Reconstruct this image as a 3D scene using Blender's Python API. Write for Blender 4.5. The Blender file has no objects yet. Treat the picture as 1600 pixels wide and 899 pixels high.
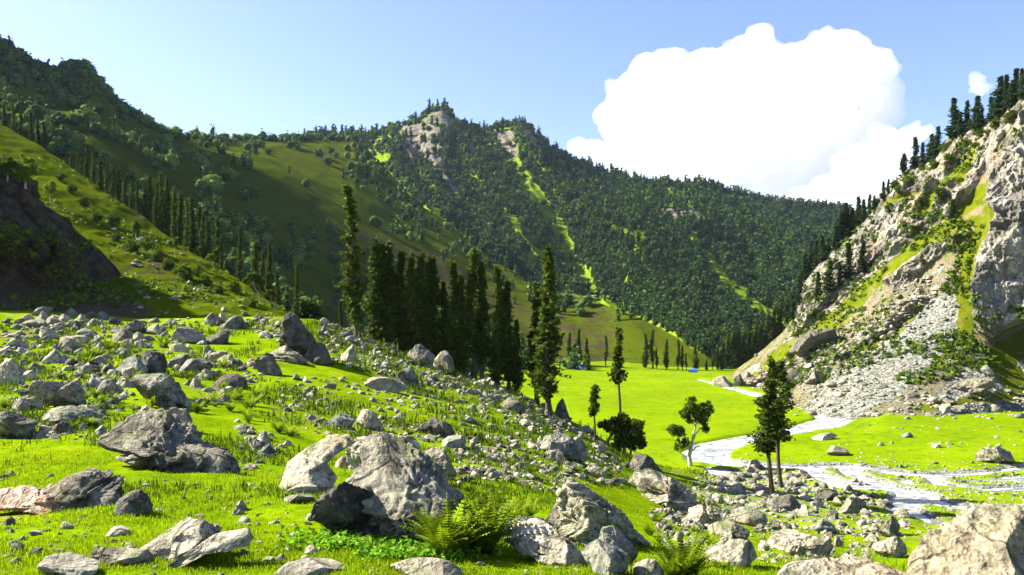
import bpy, math, random
import numpy as np
from mathutils import Vector, Matrix

R = math.radians
C = bpy.context.scene.collection
scene = bpy.context.scene
F, HZ = 1230.0, 500.0            # focal length and horizon row of the 1600 px wide photograph

# ------------------------------------------------------------------ camera
cam_d = bpy.data.cameras.new('camera')
cam = bpy.data.objects.new('camera', cam_d); C.objects.link(cam)
cam.location = (0, 0, 0); cam.rotation_euler = (R(90), 0, 0)
cam_d.sensor_width = 36; cam_d.lens = 36 * F / 1600
cam_d.shift_y = (HZ - 449.5) / 1600
cam_d.clip_start = .1; cam_d.clip_end = 60000
scene.camera = cam
# ------------------------------------------------------------------ light
SUN_EL, SUN_AH = R(36), R(15)
S = Vector((-math.cos(SUN_EL) * math.cos(SUN_AH), math.cos(SUN_EL) * math.sin(SUN_AH), math.sin(SUN_EL)))
w = bpy.data.worlds.new('World'); scene.world = w; w.use_nodes = True
nt = w.node_tree; bg = nt.nodes['Background']
sky = nt.nodes.new('ShaderNodeTexSky'); sky.sky_type = 'NISHITA'; sky.sun_disc = False
sky.sun_elevation = SUN_EL; sky.sun_rotation = math.atan2(S.x, S.y)
sky.altitude = 600; sky.air_density = 1.0; sky.dust_density = 1.2; sky.ozone_density = 3.0
tn = nt.nodes.new('ShaderNodeMix'); tn.data_type = 'RGBA'; tn.blend_type = 'MULTIPLY'; tn.inputs[0].default_value = 1; tn.inputs[7].default_value = (1.04, .96, 1.12, 1)
nt.links.new(sky.outputs[0], tn.inputs[6]); nt.links.new(tn.outputs[2], bg.inputs[0]); bg.inputs[1].default_value = .057
sun_d = bpy.data.lights.new('sun', 'SUN'); sun_d.energy = 5.0; sun_d.angle = R(.55); sun_d.color = (1, .93, .78)
sun = bpy.data.objects.new('sun', sun_d); C.objects.link(sun)
sun.rotation_euler = S.to_track_quat('Z', 'Y').to_euler(); sun.location = (-50, 20, 80)
vs = scene.view_settings; vs.view_transform = 'Standard'; vs.look = 'None'; vs.gamma = 1; vs.exposure = 2.2
scene.cycles.use_denoising = True
scene.cycles.max_bounces = 24; scene.cycles.diffuse_bounces = 1; scene.cycles.glossy_bounces = 2
scene.cycles.volume_bounces = 20; scene.cycles.transparent_max_bounces = 6
scene.cycles.sample_clamp_indirect = 4

rng = np.random.default_rng(7)
random.seed(7)

# ------------------------------------------------------------------ noise
def _h(ix, iy, iz, s):
    n = (ix * 374761393 + iy * 668265263 + iz * 2147483647 + s * 1274126177) & 0xffffffff
    n = ((n ^ (n >> 13)) * 1103515245) & 0xffffffff
    n = ((n ^ (n >> 16)) * 2246822519) & 0xffffffff
    return ((n ^ (n >> 15)) & 0xffff) / 65535.0
def vnoise(P, s=0):
    P = np.asarray(P, float); i = np.floor(P).astype(np.int64); f = P - i
    f = f * f * f * (f * (f * 6 - 15) + 10)
    x, y, z = i[..., 0], i[..., 1], i[..., 2]; a, b, c = f[..., 0], f[..., 1], f[..., 2]
    L = lambda u, v, t: u + (v - u) * t
    r = L(L(L(_h(x, y, z, s), _h(x+1, y, z, s), a), L(_h(x, y+1, z, s), _h(x+1, y+1, z, s), a), b),
          L(L(_h(x, y, z+1, s), _h(x+1, y, z+1, s), a), L(_h(x, y+1, z+1, s), _h(x+1, y+1, z+1, s), a), b), c)
    return r * 2 - 1
def fbm(P, o=4, s=0, g=.5, ridged=False):
    P = np.asarray(P, float); a, t, r = 1., 0., 0.
    for k in range(o):
        n = vnoise(P * 2 ** k + k * 17.3, s + k)
        if ridged: n = 1 - 2 * np.abs(n)
        r = r + a * n; t += a; a *= g
    return r / t
def sst(a, b, x): t = np.clip((x - a) / (b - a), 0, 1); return t * t * (3 - 2 * t)

# ------------------------------------------------------------------ mesh helpers
def mk(name, V, Fc, mat=None, attrs=None, smooth=False, link=True, parent=None):
    V = np.asarray(V, np.float32); Fc = np.asarray(Fc, np.int32)
    me = bpy.data.meshes.new(name); k = Fc.shape[1]
    me.vertices.add(len(V)); me.vertices.foreach_set('co', V.ravel())
    me.loops.add(Fc.size); me.loops.foreach_set('vertex_index', Fc.ravel())
    me.polygons.add(len(Fc)); me.polygons.foreach_set('loop_start', np.arange(0, Fc.size, k, dtype=np.int32))
    me.update(calc_edges=True)
    if smooth: me.polygons.foreach_set('use_smooth', np.ones(len(Fc), bool))
    for an, av in (attrs or {}).items():
        av = np.asarray(av, np.float32)
        if av.ndim == 1: av = np.stack([av, av, av], 1)
        c = np.ones((len(V), 4), np.float32); c[:, :av.shape[1]] = av
        at = me.color_attributes.new(an, 'FLOAT_COLOR', 'POINT'); at.data.foreach_set('color', c.ravel())
    if mat: me.materials.append(mat)
    if not link: return me
    o = bpy.data.objects.new(name, me); C.objects.link(o)
    if parent: o.parent = parent
    return o
def tag(o, label=None, cat=None, group=None, kind=None):
    for k, v in (('label', label), ('category', cat), ('group', group), ('kind', kind)):
        if v: o[k] = v
    return o
def empty(name, loc):
    o = bpy.data.objects.new(name, None); C.objects.link(o); o.location = loc; o.empty_display_size = .3; return o
class Acc:
    def __init__(s): s.V, s.F, s.A, s.n = [], [], [], 0
    def add(s, V, Fc, a=None):
        V = np.asarray(V, float).reshape(-1, 3); s.V.append(V); s.F.append(np.asarray(Fc) + s.n); s.n += len(V)
        if a is not None: s.A.append(np.broadcast_to(np.asarray(a, float), (len(V), 3)) if np.ndim(a) < 2 else a)
    def out(s): return np.concatenate(s.V), np.concatenate(s.F), (np.concatenate(s.A) if s.A else None)
def tube(P, r, n=6):
    P = np.asarray(P, float); r = np.broadcast_to(np.asarray(r, float), (len(P),))
    T = np.gradient(P, axis=0); T /= np.linalg.norm(T, axis=1)[:, None] + 1e-9
    ref = np.array([0.31, .95, 0.05]); U = np.cross(T, ref); U /= np.linalg.norm(U, axis=1)[:, None] + 1e-9; W = np.cross(T, U)
    a = np.arange(n) * 2 * math.pi / n
    V = P[:, None] + r[:, None, None] * (np.cos(a)[None, :, None] * U[:, None] + np.sin(a)[None, :, None] * W[:, None])
    m = len(P); i = np.arange(m - 1)[:, None] * n; j = np.arange(n)[None]; k = (j + 1) % n
    A, B, D, E = i + j, i + k, i + n + k, i + n + j
    Fc = np.concatenate([np.stack([A, B, D], -1).reshape(-1, 3), np.stack([A, D, E], -1).reshape(-1, 3)])
    return V.reshape(-1, 3), Fc
def ico(sub):
    import bmesh
    bm = bmesh.new(); bmesh.ops.create_icosphere(bm, subdivisions=sub, radius=1)
    V = np.array([v.co[:] for v in bm.verts]); Fc = np.array([[v.index for v in f.verts] for f in bm.faces]); bm.free()
    return V, Fc
ICO = {k: ico(k) for k in (1, 2, 3, 4, 5, 6)}

def W3(px, py, D):
    px, py, D = np.broadcast_arrays(np.asarray(px, float), np.asarray(py, float), np.asarray(D, float))
    return np.stack([(px - 800) / F * D, D, (HZ - py) / F * D], -1)
def pdist(px, py, line):
    """distance to a polyline, with the position along it"""
    d = np.full(np.shape(px), 1e9)
    for (x0, y0), (x1, y1) in zip(line[:-1], line[1:]):
        vx, vy = x1 - x0, y1 - y0; t = np.clip(((px - x0) * vx + (py - y0) * vy) / (vx * vx + vy * vy + 1e-9), 0, 1)
        d = np.minimum(d, np.hypot(px - x0 - t * vx, py - y0 - t * vy))
    return d
def sdpoly(px, py, poly):
    """signed distance, positive inside"""
    d = pdist(px, py, poly + poly[:1]); ins = np.zeros(np.shape(px), bool)
    for (x0, y0), (x1, y1) in zip(poly, poly[1:] + poly[:1]):
        if y0 == y1: continue
        c = ((y0 > py) != (y1 > py)) & (px < (x1 - x0) * (py - y0) / (y1 - y0) + x0); ins ^= c
    return np.where(ins, d, -d)

# ------------------------------------------------------------------ materials
class N:
    def __init__(s, name):
        s.m = bpy.data.materials.new(name); s.m.use_nodes = True; s.t = s.m.node_tree; s.t.nodes.clear()
        s.out = s.t.nodes.new('ShaderNodeOutputMaterial')
    def n(s, typ, ins=None, **kw):
        q = s.t.nodes.new(typ)
        for k, v in kw.items(): setattr(q, k, v)
        for k, v in (ins or {}).items():
            if isinstance(v, bpy.types.NodeSocket): s.t.links.new(v, q.inputs[k])
            else: q.inputs[k].default_value = v
        return q
    def noise(s, vec, scale, detail=4, rough=.55, out=0, dist=0):
        return s.n('ShaderNodeTexNoise', {'Vector': vec, 'Scale': scale, 'Detail': detail, 'Roughness': rough, 'Distortion': dist}).outputs[out]
    def mix(s, f, a, b, typ='MIX'):
        q = s.n('ShaderNodeMix', data_type='RGBA', blend_type=typ)
        for i, v in ((0, f), (6, a), (7, b)):
            if isinstance(v, bpy.types.NodeSocket): s.t.links.new(v, q.inputs[i])
            elif i: q.inputs[i].default_value = (*v, 1)
            else: q.inputs[i].default_value = v
        return q.outputs[2]
    def math(s, op, a, b=0., c=0.):
        q = s.n('ShaderNodeMath', operation=op)
        for i, v in enumerate((a, b, c)):
            if isinstance(v, bpy.types.NodeSocket): s.t.links.new(v, q.inputs[i])
            else: q.inputs[i].default_value = v
        return q.outputs[0]
    def rmp(s, v, a, b, lo=0., hi=1.):
        q = s.n('ShaderNodeMapRange', {'Value': v, 'From Min': a, 'From Max': b, 'To Min': lo, 'To Max': hi}, interpolation_type='SMOOTHSTEP')
        return q.outputs[0]
    def attr(s, name):
        q = s.n('ShaderNodeAttribute', attribute_name=name); x = s.n('ShaderNodeSeparateColor', {'Color': q.outputs['Color']})
        return x.outputs
    def fin(s, col, rough=.85, bump=None, strength=.5, dist=.05, transl=0., spec=.12):
        col = s.mix(1., col, (.70, .70, .70), 'MULTIPLY')
        b = s.n('ShaderNodeBsdfPrincipled', {'Base Color': col if not isinstance(col, tuple) else (*col, 1), 'Roughness': rough, 'Specular IOR Level': spec})
        if bump is not None:
            q = s.n('ShaderNodeBump', {'Height': bump, 'Strength': strength, 'Distance': dist}); s.t.links.new(q.outputs[0], b.inputs['Normal'])
        sh = b.outputs[0]
        if transl:
            tr = s.n('ShaderNodeBsdfTranslucent', {'Color': col if not isinstance(col, tuple) else (*col, 1)})
            sh = s.n('ShaderNodeMixShader', {0: transl, 1: sh, 2: tr.outputs[0]}).outputs[0]
        s.t.links.new(sh, s.out.inputs[0]); return s.m
    @property
    def pos(s): return s.n('ShaderNodeNewGeometry').outputs['Position']
    @property
    def obj(s): return s.n('ShaderNodeTexCoord').outputs['Object']

def rock_nodes(m, pos, k, base, dark, warm):
    """rock colour built from mottling, stains, lichen; k = feature scale"""
    a = m.rmp(m.noise(pos, 1.1 * k, 5, .7), .40, .58)
    col = m.mix(a, dark, base)
    col = m.mix(m.rmp(m.noise(pos, .45 * k, 3, .6, dist=.6), .52, .68), col, warm)
    f = m.noise(pos, 9 * k, 6, .75)
    col = m.mix(m.rmp(f, .3, .72, .0, 1.), m.mix(1., col, (.52, .52, .52), 'MULTIPLY'), m.mix(1., col, (1.4, 1.4, 1.4), 'MULTIPLY'))
    cr = m.n('ShaderNodeTexVoronoi', {'Vector': m.mix(.25, pos, m.noise(pos, 2 * k, 3, .6, out=1)), 'Scale': 1.5 * k}, feature='DISTANCE_TO_EDGE').outputs[0]
    crk = m.rmp(cr, .0, .035)
    col = m.mix(m.math('MULTIPLY', m.math('SUBTRACT', 1., crk), .5), col, (.05, .045, .035))
    return col, f, crk, a
def make_rock(name, base, dark, warm, k=1., lichen=.5, moss=.0):
    m = N(name); pos = m.pos
    rnd = m.n('ShaderNodeObjectInfo').outputs['Random']
    col, f, crk, a = rock_nodes(m, pos, k, base, dark, warm)
    li = m.rmp(m.noise(pos, 5 * k, 5, .7, dist=.3), .60 , .68)
    col = m.mix(m.math('MULTIPLY', li, lichen), col, (.40, .42, .22))
    li2 = m.rmp(m.noise(m.n('ShaderNodeVectorMath', {0: pos, 1: (31, 7, 5)}, operation='ADD').outputs[0], 7 * k, 4, .7), .64, .70)
    col = m.mix(m.math('MULTIPLY', li2, lichen), col, (.60, .60, .54))
    nz = m.n('ShaderNodeSeparateXYZ', {0: m.n('ShaderNodeNewGeometry').outputs['Normal']}).outputs[2]
    mo = m.math('MULTIPLY', m.rmp(nz, .70, .95), m.rmp(m.noise(pos, 1.6 * k, 4, .6), .50, .60))
    col = m.mix(m.math('MULTIPLY', mo, moss), col, (.13, .20, .015))
    pit_shade = m.rmp(m.noise(pos, 3.2 * k, 6, .8, dist=.5), .47, .36)
    col = m.mix(m.math('MULTIPLY', pit_shade, .75), col, (.045, .042, .03))  # dark spots paint the shade of rough hollows into the rock
    col = m.mix(1., col, m.n('ShaderNodeCombineColor', {0: m.rmp(rnd, 0, 1, .8, 1.15), 1: m.rmp(rnd, 0, 1, .8, 1.13), 2: m.rmp(rnd, 0, 1, .82, 1.08)}).outputs[0], 'MULTIPLY')
    tn = m.attr('tone')[0]
    tt = m.rmp(tn, 0, 1, .55, 1.3)
    col = m.mix(1., col, m.n('ShaderNodeCombineColor', {0: tt, 1: tt, 2: tt}).outputs[0], 'MULTIPLY')
    h = m.math('ADD', m.math('MULTIPLY', f, .6), m.math('ADD', m.math('MULTIPLY', crk, .25), m.math('MULTIPLY', a, .5)))
    return m.fin(col, .9, h, 1., .11 / k)
ROCK = {'grey': make_rock('rock grey', (.39, .37, .285), (.13, .125, .095), (.35, .305, .20), 1., .5, .5),
        'pale': make_rock('rock pale', (.60, .555, .42), (.35, .32, .235), (.53, .44, .29), .8, .35, .3),
        'dark': make_rock('rock dark', (.22, .21, .175), (.08, .078, .065), (.22, .185, .13), 1.1, .4, .6),
        'blue': make_rock('rock blue grey', (.34, .355, .30), (.14, .155, .135), (.33, .315, .235), 1., .3, .3),
        'rust': make_rock('rock rust', (.60, .52, .46), (.42, .22, .10), (.50, .24, .08), 1.2, .3, .2),
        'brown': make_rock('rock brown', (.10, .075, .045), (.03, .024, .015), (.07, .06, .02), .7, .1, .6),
        'scree': make_rock('rock scree', (.29, .295, .245), (.13, .14, .12), (.27, .27, .19), 1., .3, .3),
        'lich': make_rock('rock lichen', (.42, .42, .30), (.17, .165, .11), (.38, .36, .22), 2., .9, .5)}

def ground_mat(name, rock_k=.25, fine=1., ga=(.165, .27, .002), gb=(.225, .345, .003), gy=(.27, .29, .006), gd=(.095, .175, .004), gs=(.05, .10, .003), ea=(.10, .075, .035), eb=(.23, .18, .10), rm=1.):
    """grass / earth / rock / scree driven by the vertex attribute 'mask' (R rock, G scree, B bare earth and, on the left slopes, painted shade)"""
    m = N(name); pos = m.pos; A = m.attr('mask')
    n1 = m.noise(pos, .06 * fine, 4, .6); n2 = m.noise(pos, .5 * fine, 5, .65); n3 = m.noise(pos, 6 * fine, 5, .75)
    g = m.mix(m.rmp(n1, .35, .65), ga, gb)
    g = m.mix(m.rmp(n2, .50, .72), g, gy)
    g = m.mix(m.rmp(n2, .50, .30), g, gd)
    g = m.mix(m.rmp(n3, .62, .30, 0, .55), g, gs)
    n4 = m.noise(pos, 1.7 * fine, 5, .8)
    g = m.mix(m.rmp(n4, .56, .68, 0, .75), g, gd)
    g = m.mix(m.rmp(n4, .36, .28, 0, .6), g, (gy[0] * .75, gy[1] * .6, gy[2] * 2))
    earth = m.mix(m.rmp(n3, .35, .65), ea, eb)
    e = m.rmp(m.math('ADD', A[2], m.math('MULTIPLY', m.math('SUBTRACT', n2, .5), 1.2)), .45, .6)
    g = m.mix(e, g, earth)
    rc, f, crk, a = rock_nodes(m, pos, rock_k, (.46, .43, .34), (.17, .16, .125), (.46, .36, .23))
    rc = m.mix(1., rc, (rm, rm, rm * 1.04), 'MULTIPLY')
    # vertical weathering streaks
    mp = m.n('ShaderNodeMapping', {'Vector': pos, 'Scale': (1, 1, .16)}).outputs[0]
    st = m.noise(mp, .45, 6, .7); rc = m.mix(m.rmp(st, .58, .36, 0, .75), rc, (.15, .14, .115))
    v = m.n('ShaderNodeTexVoronoi', {'Vector': pos, 'Scale': 1.1, 'Randomness': 1.}); vc = m.n('ShaderNodeSeparateColor', {'Color': v.outputs['Color']}).outputs[0]
    sc = m.mix(m.rmp(vc, 0, 1), (.13, .13, .105), (.31, .315, .26)); sc = m.mix(m.rmp(n1, .45, .6, 0, .6), sc, (.27, .30, .28))
    rmask = m.rmp(m.math('ADD', A[0], m.math('MULTIPLY', m.math('SUBTRACT', m.noise(pos, .22, 6, .72), .5), 1.3)), .42, .54)
    smask = m.rmp(m.math('ADD', A[1], m.math('MULTIPLY', m.math('SUBTRACT', m.noise(pos, .3, 5, .75), .5), 1.5)), .40, .55)
    col = m.mix(smask, g, sc); col = m.mix(rmask, col, rc)
    rs = m.math('MAXIMUM', rmask, smask)
    h1 = m.math('ADD', m.math('MULTIPLY', n3, .12), m.math('MULTIPLY', n2, .15))
    h2 = m.math('ADD', m.math('MULTIPLY', st, 1.6), m.math('ADD', m.math('MULTIPLY', f, 1.), m.math('MULTIPLY', crk, .3)))
    h2 = m.math('ADD', m.math('MULTIPLY', h2, rmask), m.math('MULTIPLY', m.math('MULTIPLY', v.outputs[0], -.9), smask))
    h = m.math('ADD', h1, m.math('MULTIPLY', h2, rs))
    return m.fin(col, .92, h, .9, .5 if rock_k < .6 else .15, spec=.0)
M_near = ground_mat('near ground', 1., 1.)
M_far = ground_mat('hill ground', .12, .35)
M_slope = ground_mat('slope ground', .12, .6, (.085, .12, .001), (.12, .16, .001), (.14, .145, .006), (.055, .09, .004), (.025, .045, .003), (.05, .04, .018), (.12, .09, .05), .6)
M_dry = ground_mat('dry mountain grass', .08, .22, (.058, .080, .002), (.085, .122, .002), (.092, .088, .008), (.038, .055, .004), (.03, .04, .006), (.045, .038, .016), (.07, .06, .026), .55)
M_alp = ground_mat('alpine meadow', .08, .22, (.15, .25, .008), (.21, .31, .01), (.22, .26, .02), (.09, .16, .008), (.03, .06, .006), (.06, .07, .02), (.10, .10, .04), .62)
M_crag = ground_mat('crag and ledges', .12, .5, (.105, .135, .004), (.155, .18, .006), (.19, .165, .02), (.07, .10, .006), (.05, .08, .004), (.13, .11, .06), (.26, .22, .14), 1.0)

def leaf_mat(name, c1, c2, transl=.3, rough=.7, vcol=True):
    m = N(name); rnd = m.n('ShaderNodeObjectInfo').outputs['Random']
    A = m.attr('tint')
    col = m.mix(A[0], c1, c2)
    k = m.math('MULTIPLY', m.rmp(rnd, 0, 1, .8, 1.25), m.rmp(A[1], 0, 1, .65, 1.35))
    col = m.mix(1., col, m.n('ShaderNodeCombineColor', {0: k, 1: k, 2: k}).outputs[0], 'MULTIPLY')
    return m.fin(col, rough, transl=transl, spec=.06)
L_fir = leaf_mat('fir needles', (.036, .068, .008), (.115, .155, .014), .32)
L_fir2 = leaf_mat('cliff fir needles', (.025, .055, .022), (.055, .095, .030), .2)
L_forest = leaf_mat('forest leaves', (.026, .068, .020), (.15, .245, .035), .2, .9)
L_broad = leaf_mat('broad leaves', (.065, .12, .010), (.15, .23, .02), .42)
L_lime = leaf_mat('lime leaves', (.14, .24, .012), (.22, .33, .02), .4)
L_fern = leaf_mat('fern leaves', (.13, .22, .006), (.26, .36, .012), .45)
L_weed = leaf_mat('weeds', (.035, .07, .004), (.12, .19, .008), .35)
L_grass = leaf_mat('grass blades', (.165, .285, .002), (.29, .385, .005), .45, .6)
L_herb = leaf_mat('herb leaves', (.12, .28, .015), (.20, .40, .02), .4, .5)
def bark(name, c1, c2):
    m = N(name); p = m.n('ShaderNodeMapping', {'Vector': m.obj, 'Scale': (1, 1, .3)}).outputs[0]
    n = m.noise(p, 6, 5, .7); return m.fin(m.mix(m.rmp(n, .35, .65), c1, c2), .95, n, .8, .05)
B_fir = bark('fir bark', (.06, .045, .032), (.17, .13, .09))
B_pale = bark('pale bark', (.30, .26, .20), (.62, .57, .48))
B_mid = bark('brown bark', (.16, .12, .08), (.38, .30, .20))

# ------------------------------------------------------------------ terrain sheets
def catmull(Y, v):
    """Y (rows, cols), v in 0..rows-1 -> (len v, cols), monotone-limited"""
    n = len(Y); dY = np.diff(Y, axis=0); m = np.zeros_like(Y)
    m[0], m[-1] = dY[0], dY[-1]
    for i in range(1, n - 1):
        a, b = dY[i - 1], dY[i]; m[i] = np.where(a * b > 0, 2 * a * b / (a + b + 1e-12 * np.sign(a + b + 1e-20)), 0)
    i = np.clip(np.floor(v).astype(int), 0, n - 2); t = (v - i)[:, None]
    return ((2*t**3 - 3*t**2 + 1) * Y[i] + (t**3 - 2*t**2 + t) * m[i] + (-2*t**3 + 3*t**2) * Y[i+1] + (t**3 - t**2) * m[i+1])
def sheet(name, cols, nx, nv, mat, disp=None, mask=None, back=None, x_extra=None, dmod=None, vb=None, smooth=0, keep=1):
    """cols: {px: [(py, D), ...rows from near/bottom to far/top]}"""
    K = sorted(cols); rows = len(cols[K[0]])
    px = np.linspace(K[0], K[-1], nx)
    if x_extra is not None: px = np.unique(np.concatenate([px, x_extra]))
    PY = np.array([np.interp(px, K, [cols[k][r][0] for k in K]) for r in range(rows)])
    LD = np.array([np.interp(px, K, [math.log(cols[k][r][1]) for k in K]) for r in range(rows)])
    if smooth:
        u = np.linspace(K[0], K[-1], 1600); g = np.exp(-np.linspace(-2, 2, 4 * int(smooth / (u[1] - u[0])) + 1) ** 2); g /= g.sum(); hw = len(g) // 2
        def sm(Y): 
            y = np.interp(u, px, Y); y = np.convolve(np.pad(y, hw, mode='edge'), g, 'valid'); return np.interp(px, u, y)
        PY = np.array([sm(y) if r < rows - keep else y for r, y in enumerate(PY)]); LD = np.array([sm(y) for y in LD])
    v = np.linspace(0, rows - 1, nv) if vb is None else vb
    py = catmull(PY, v); D = np.exp(catmull(LD, v)); X = np.broadcast_to(px, py.shape)
    if dmod: D = dmod(X, py, D, v)
    P = W3(X, py, D)
    if disp is not None: P = disp(P, X, py, D)
    mk_ = mask(X, py, P) if mask else np.zeros(P.shape)
    if back:                                # the far side of the ridge, falling away out of sight
        for dd, dz in back:
            q = P[-1:].copy(); q[..., 0] += q[..., 0] / q[..., 1] * dd; q[..., 1] += dd; q[..., 2] -= dz
            P = np.concatenate([P, q]); mk_ = np.concatenate([mk_, mk_[-1:]])
    n, m = P.shape[:2]; i = np.arange(n - 1)[:, None] * m; j = np.arange(m - 1)[None]
    Q = np.stack([i + j, i + j + 1, i + m + j + 1, i + m + j], -1).reshape(-1, 4)
    o = mk(name, P.reshape(-1, 3), Q, mat, {'mask': mk_.reshape(-1, 3)}, smooth=True)
    o['kind'] = 'structure'
    return o

# near ground: the rocky moraine the camera stands on
G = {-700: [(1250, 3.5), (899, 8), (760, 14), (660, 24), (590, 42), (540, 75), (470, 115)],
     0: [(1250, 3.5), (899, 8), (760, 14), (660, 24), (590, 42), (540, 75), (484, 112)],
     200: [(1250, 3.5), (899, 8), (780, 12.5), (680, 21), (600, 42), (545, 75), (496, 112)],
     370: [(1250, 3.5), (899, 8), (800, 12), (695, 22), (610, 44), (552, 75), (499, 106)],
     450: [(1250, 3.5), (899, 8), (800, 12), (700, 22), (612, 45), (552, 75), (492, 100)],
     500: [(1250, 3.5), (899, 8), (803, 12), (705, 23), (616, 47), (557, 78), (502, 105)],
     560: [(1250, 3.5), (899, 8), (806, 12), (710, 24), (622, 50), (566, 80), (522, 113)],
     700: [(1250, 3.5), (899, 8), (810, 13), (715, 28), (650, 55), (608, 85), (575, 118)],
     800: [(1250, 3.5), (899, 8.3), (815, 14), (730, 28), (675, 55), (637, 88), (609, 118)],
     875: [(1250, 3.6), (899, 8.5), (820, 14), (745, 30), (702, 58), (672, 90), (650, 120)],
     960: [(1250, 3.7), (899, 8.8), (835, 14.5), (778, 30), (742, 58), (717, 92), (700, 122)],
     1040: [(1250, 3.8), (899, 9), (845, 15.5), (802, 32), (772, 62), (750, 98), (737, 126)],
     1120: [(1250, 3.9), (899, 9.5), (852, 17), (817, 36), (787, 68), (765, 104), (747, 128)],
     1200: [(1250, 4), (899, 10), (860, 17), (830, 36), (802, 70), (775, 104), (742, 131)],
     1300: [(1250, 4), (899, 10), (865, 17), (838, 36), (816, 62), (797, 95), (768, 121)],
     1450: [(1250, 4), (899, 10), (870, 17), (850, 33), (840, 58), (830, 86), (812, 105)],
     1650: [(1250, 4), (899, 10), (872, 17), (852, 33), (842, 58), (832, 86), (814, 105)],
     2400: [(1250, 4), (899, 10), (872, 17), (852, 33), (842, 58), (832, 86), (814, 105)]}
def g_disp(P, X, py, D):
    q = P * np.array([1, 1, 0.])
    z = .16 * fbm(q / 2.6, 4, 3) * sst(4, 9, D) + np.minimum(D / 40, 1) * .7 * fbm(q / 13., 4, 5) + np.minimum(D / 60, 1) * .35 * fbm(q / 4.5, 3, 9) 
    z *= sst(0, .5, (py - 480) / 60.) * .9 + .1
    P = P.copy(); P[..., 2] += z; return P
SMOOTH = [[(-50, 690), (130, 680), (170, 720), (80, 745), (-50, 750)], [(90, 810), (330, 760), (480, 790), (560, 899), (-50, 930), (-50, 830)],
          [(330, 560), (560, 575), (560, 600), (640, 640), (700, 660), (600, 640), (430, 600)], [(880, 745), (1010, 800), (1090, 860), (950, 790)],
          [(150, 520), (280, 520), (420, 545), (300, 552), (180, 540)], [(480, 860), (900, 880), (900, 930), (480, 930)]]
def g_mask(X, py, P):
    q = P * np.array([1, 1, 0.])
    e = .34 + .30 * fbm(q / 5, 3, 11) + .12 * fbm(q / 1.2, 3, 12)
    d = np.full(X.shape, -1e9)
    for s in SMOOTH: d = np.maximum(d, sdpoly(X, py, s))
    e = e - .45 * sst(-25, 15, d)
    e = e + .16 * sst(600, 520, py) * sst(-60, -10, d * -1 * 0 - 60) 
    plain = sst(1000, 1100, X) * sst(870, 800, py)
    sc = .42 * plain + .1 * sst(620, 560, py)
    return np.stack([np.zeros(X.shape), sc, np.clip(e, 0, 1)], -1)
vb = np.concatenate([np.linspace(0, 1, 40)[:-1], np.linspace(1, 2, 120)[:-1], np.linspace(2, 3, 120)[:-1], np.linspace(3, 6, 200)])
ground = sheet('ground', G, 620, 0, M_near, g_disp, g_mask, back=[(12, 8), (20, 16), (30, 14)], vb=vb, smooth=45, keep=0)

# valley floor with the river bed cut into it
def vz(py): return 25 * F / (py - HZ)
def vxy(px, py): D = vz(py); return ((px - 800) / F * D, D)
RIV = [[(1090, 592, 1.56), (1135, 603, 2.34), (1165, 611, 3.12), (1200, 620, 3.12), (1240, 630, 3.51), (1275, 638, 3.90), (1302, 646, 4.68), (1305, 653, 4.68), (1285, 662, 4.68),
        (1240, 670, 3.9), (1200, 678, 3.6), (1160, 686, 3.6), (1120, 695, 4.1), (1098, 706, 4.0), (1105, 716, 3.4), (1140, 722, 2.2), (1200, 727, 1.6),
        (1260, 728, 1.4), (1330, 726, 1.8), (1400, 737, 2.2), (1450, 741, 1.6), (1520, 738, 1.1), (1610, 728, 1.), (1750, 722, 2)],
       [(1320, 727, 1.5), (1345, 745, 1.6), (1385, 758, 2), (1425, 768, 2.2), (1460, 782, 2), (1510, 791, 1.4), (1560, 798, 1.8), (1630, 806, 1.6), (1760, 812, 2)],
       [(1260, 728, 1), (1290, 745, 1.5), (1325, 758, 2.), (1385, 758, 2)], [(1418, 770, 1.6), (1416, 790, 1.8), (1428, 806, 1.6), (1455, 822, 1.4), (1480, 835, 1.5)],
       [(1450, 741, 1), (1470, 755, 1), (1540, 762, 1.1), (1620, 760, 1.2)]]
def riv_d(x, y):
    d = np.full(x.shape, 1e9)
    for L in RIV:
        W = [(*vxy(a, b), r) for a, b, r in L]
        for (x0, y0, r0), (x1, y1, r1) in zip(W[:-1], W[1:]):
            vx, vy = x1 - x0, y1 - y0; t = np.clip(((x - x0) * vx + (y - y0) * vy) / (vx * vx + vy * vy), 0, 1)
            d = np.minimum(d, np.hypot(x - x0 - t * vx, y - y0 - t * vy) - (r0 + (r1 - r0) * t))
    return d
BRAID = [(1085, 708), (1200, 722), (1330, 715), (1450, 728), (1640, 715), (1700, 830), (1560, 815), (1440, 830), (1330, 775), (1200, 760), (1110, 750)]
def v_disp(P, X, py, D):
    P = P.copy(); x, y = P[..., 0], P[..., 1]; q = P * np.array([1, 1, 0.])
    z = .25 * fbm(q / 22, 3, 21) + .06 * fbm(q / 4, 3, 22)
    d = riv_d(x, y) + 1.1 * fbm(q / 5, 3, 23)
    P[..., 2] = -25 + z * sst(0, 6, d) - .75 * sst(1.2, -1.2, d)
    br = sst(-4, 12, sdpoly(X, py, BRAID)) * sst(1.5, 4, d)
    bn = fbm(q * np.array([.06, .16, 1]), 4, 25)
    P[..., 2] -= br * .62 * sst(.12, .26, bn)
    P[..., 2] += .0
    # banks rise towards the valley sides
    P[..., 2] += 3.5 * sst(330, 420, D) * sst(1090, 900, X) + 1.2 * sst(1345, 1390, X) * sst(690, 655, py)
    v_disp.d = d; v_disp.br = br * sst(.0, .14, bn)
    return P
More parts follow.
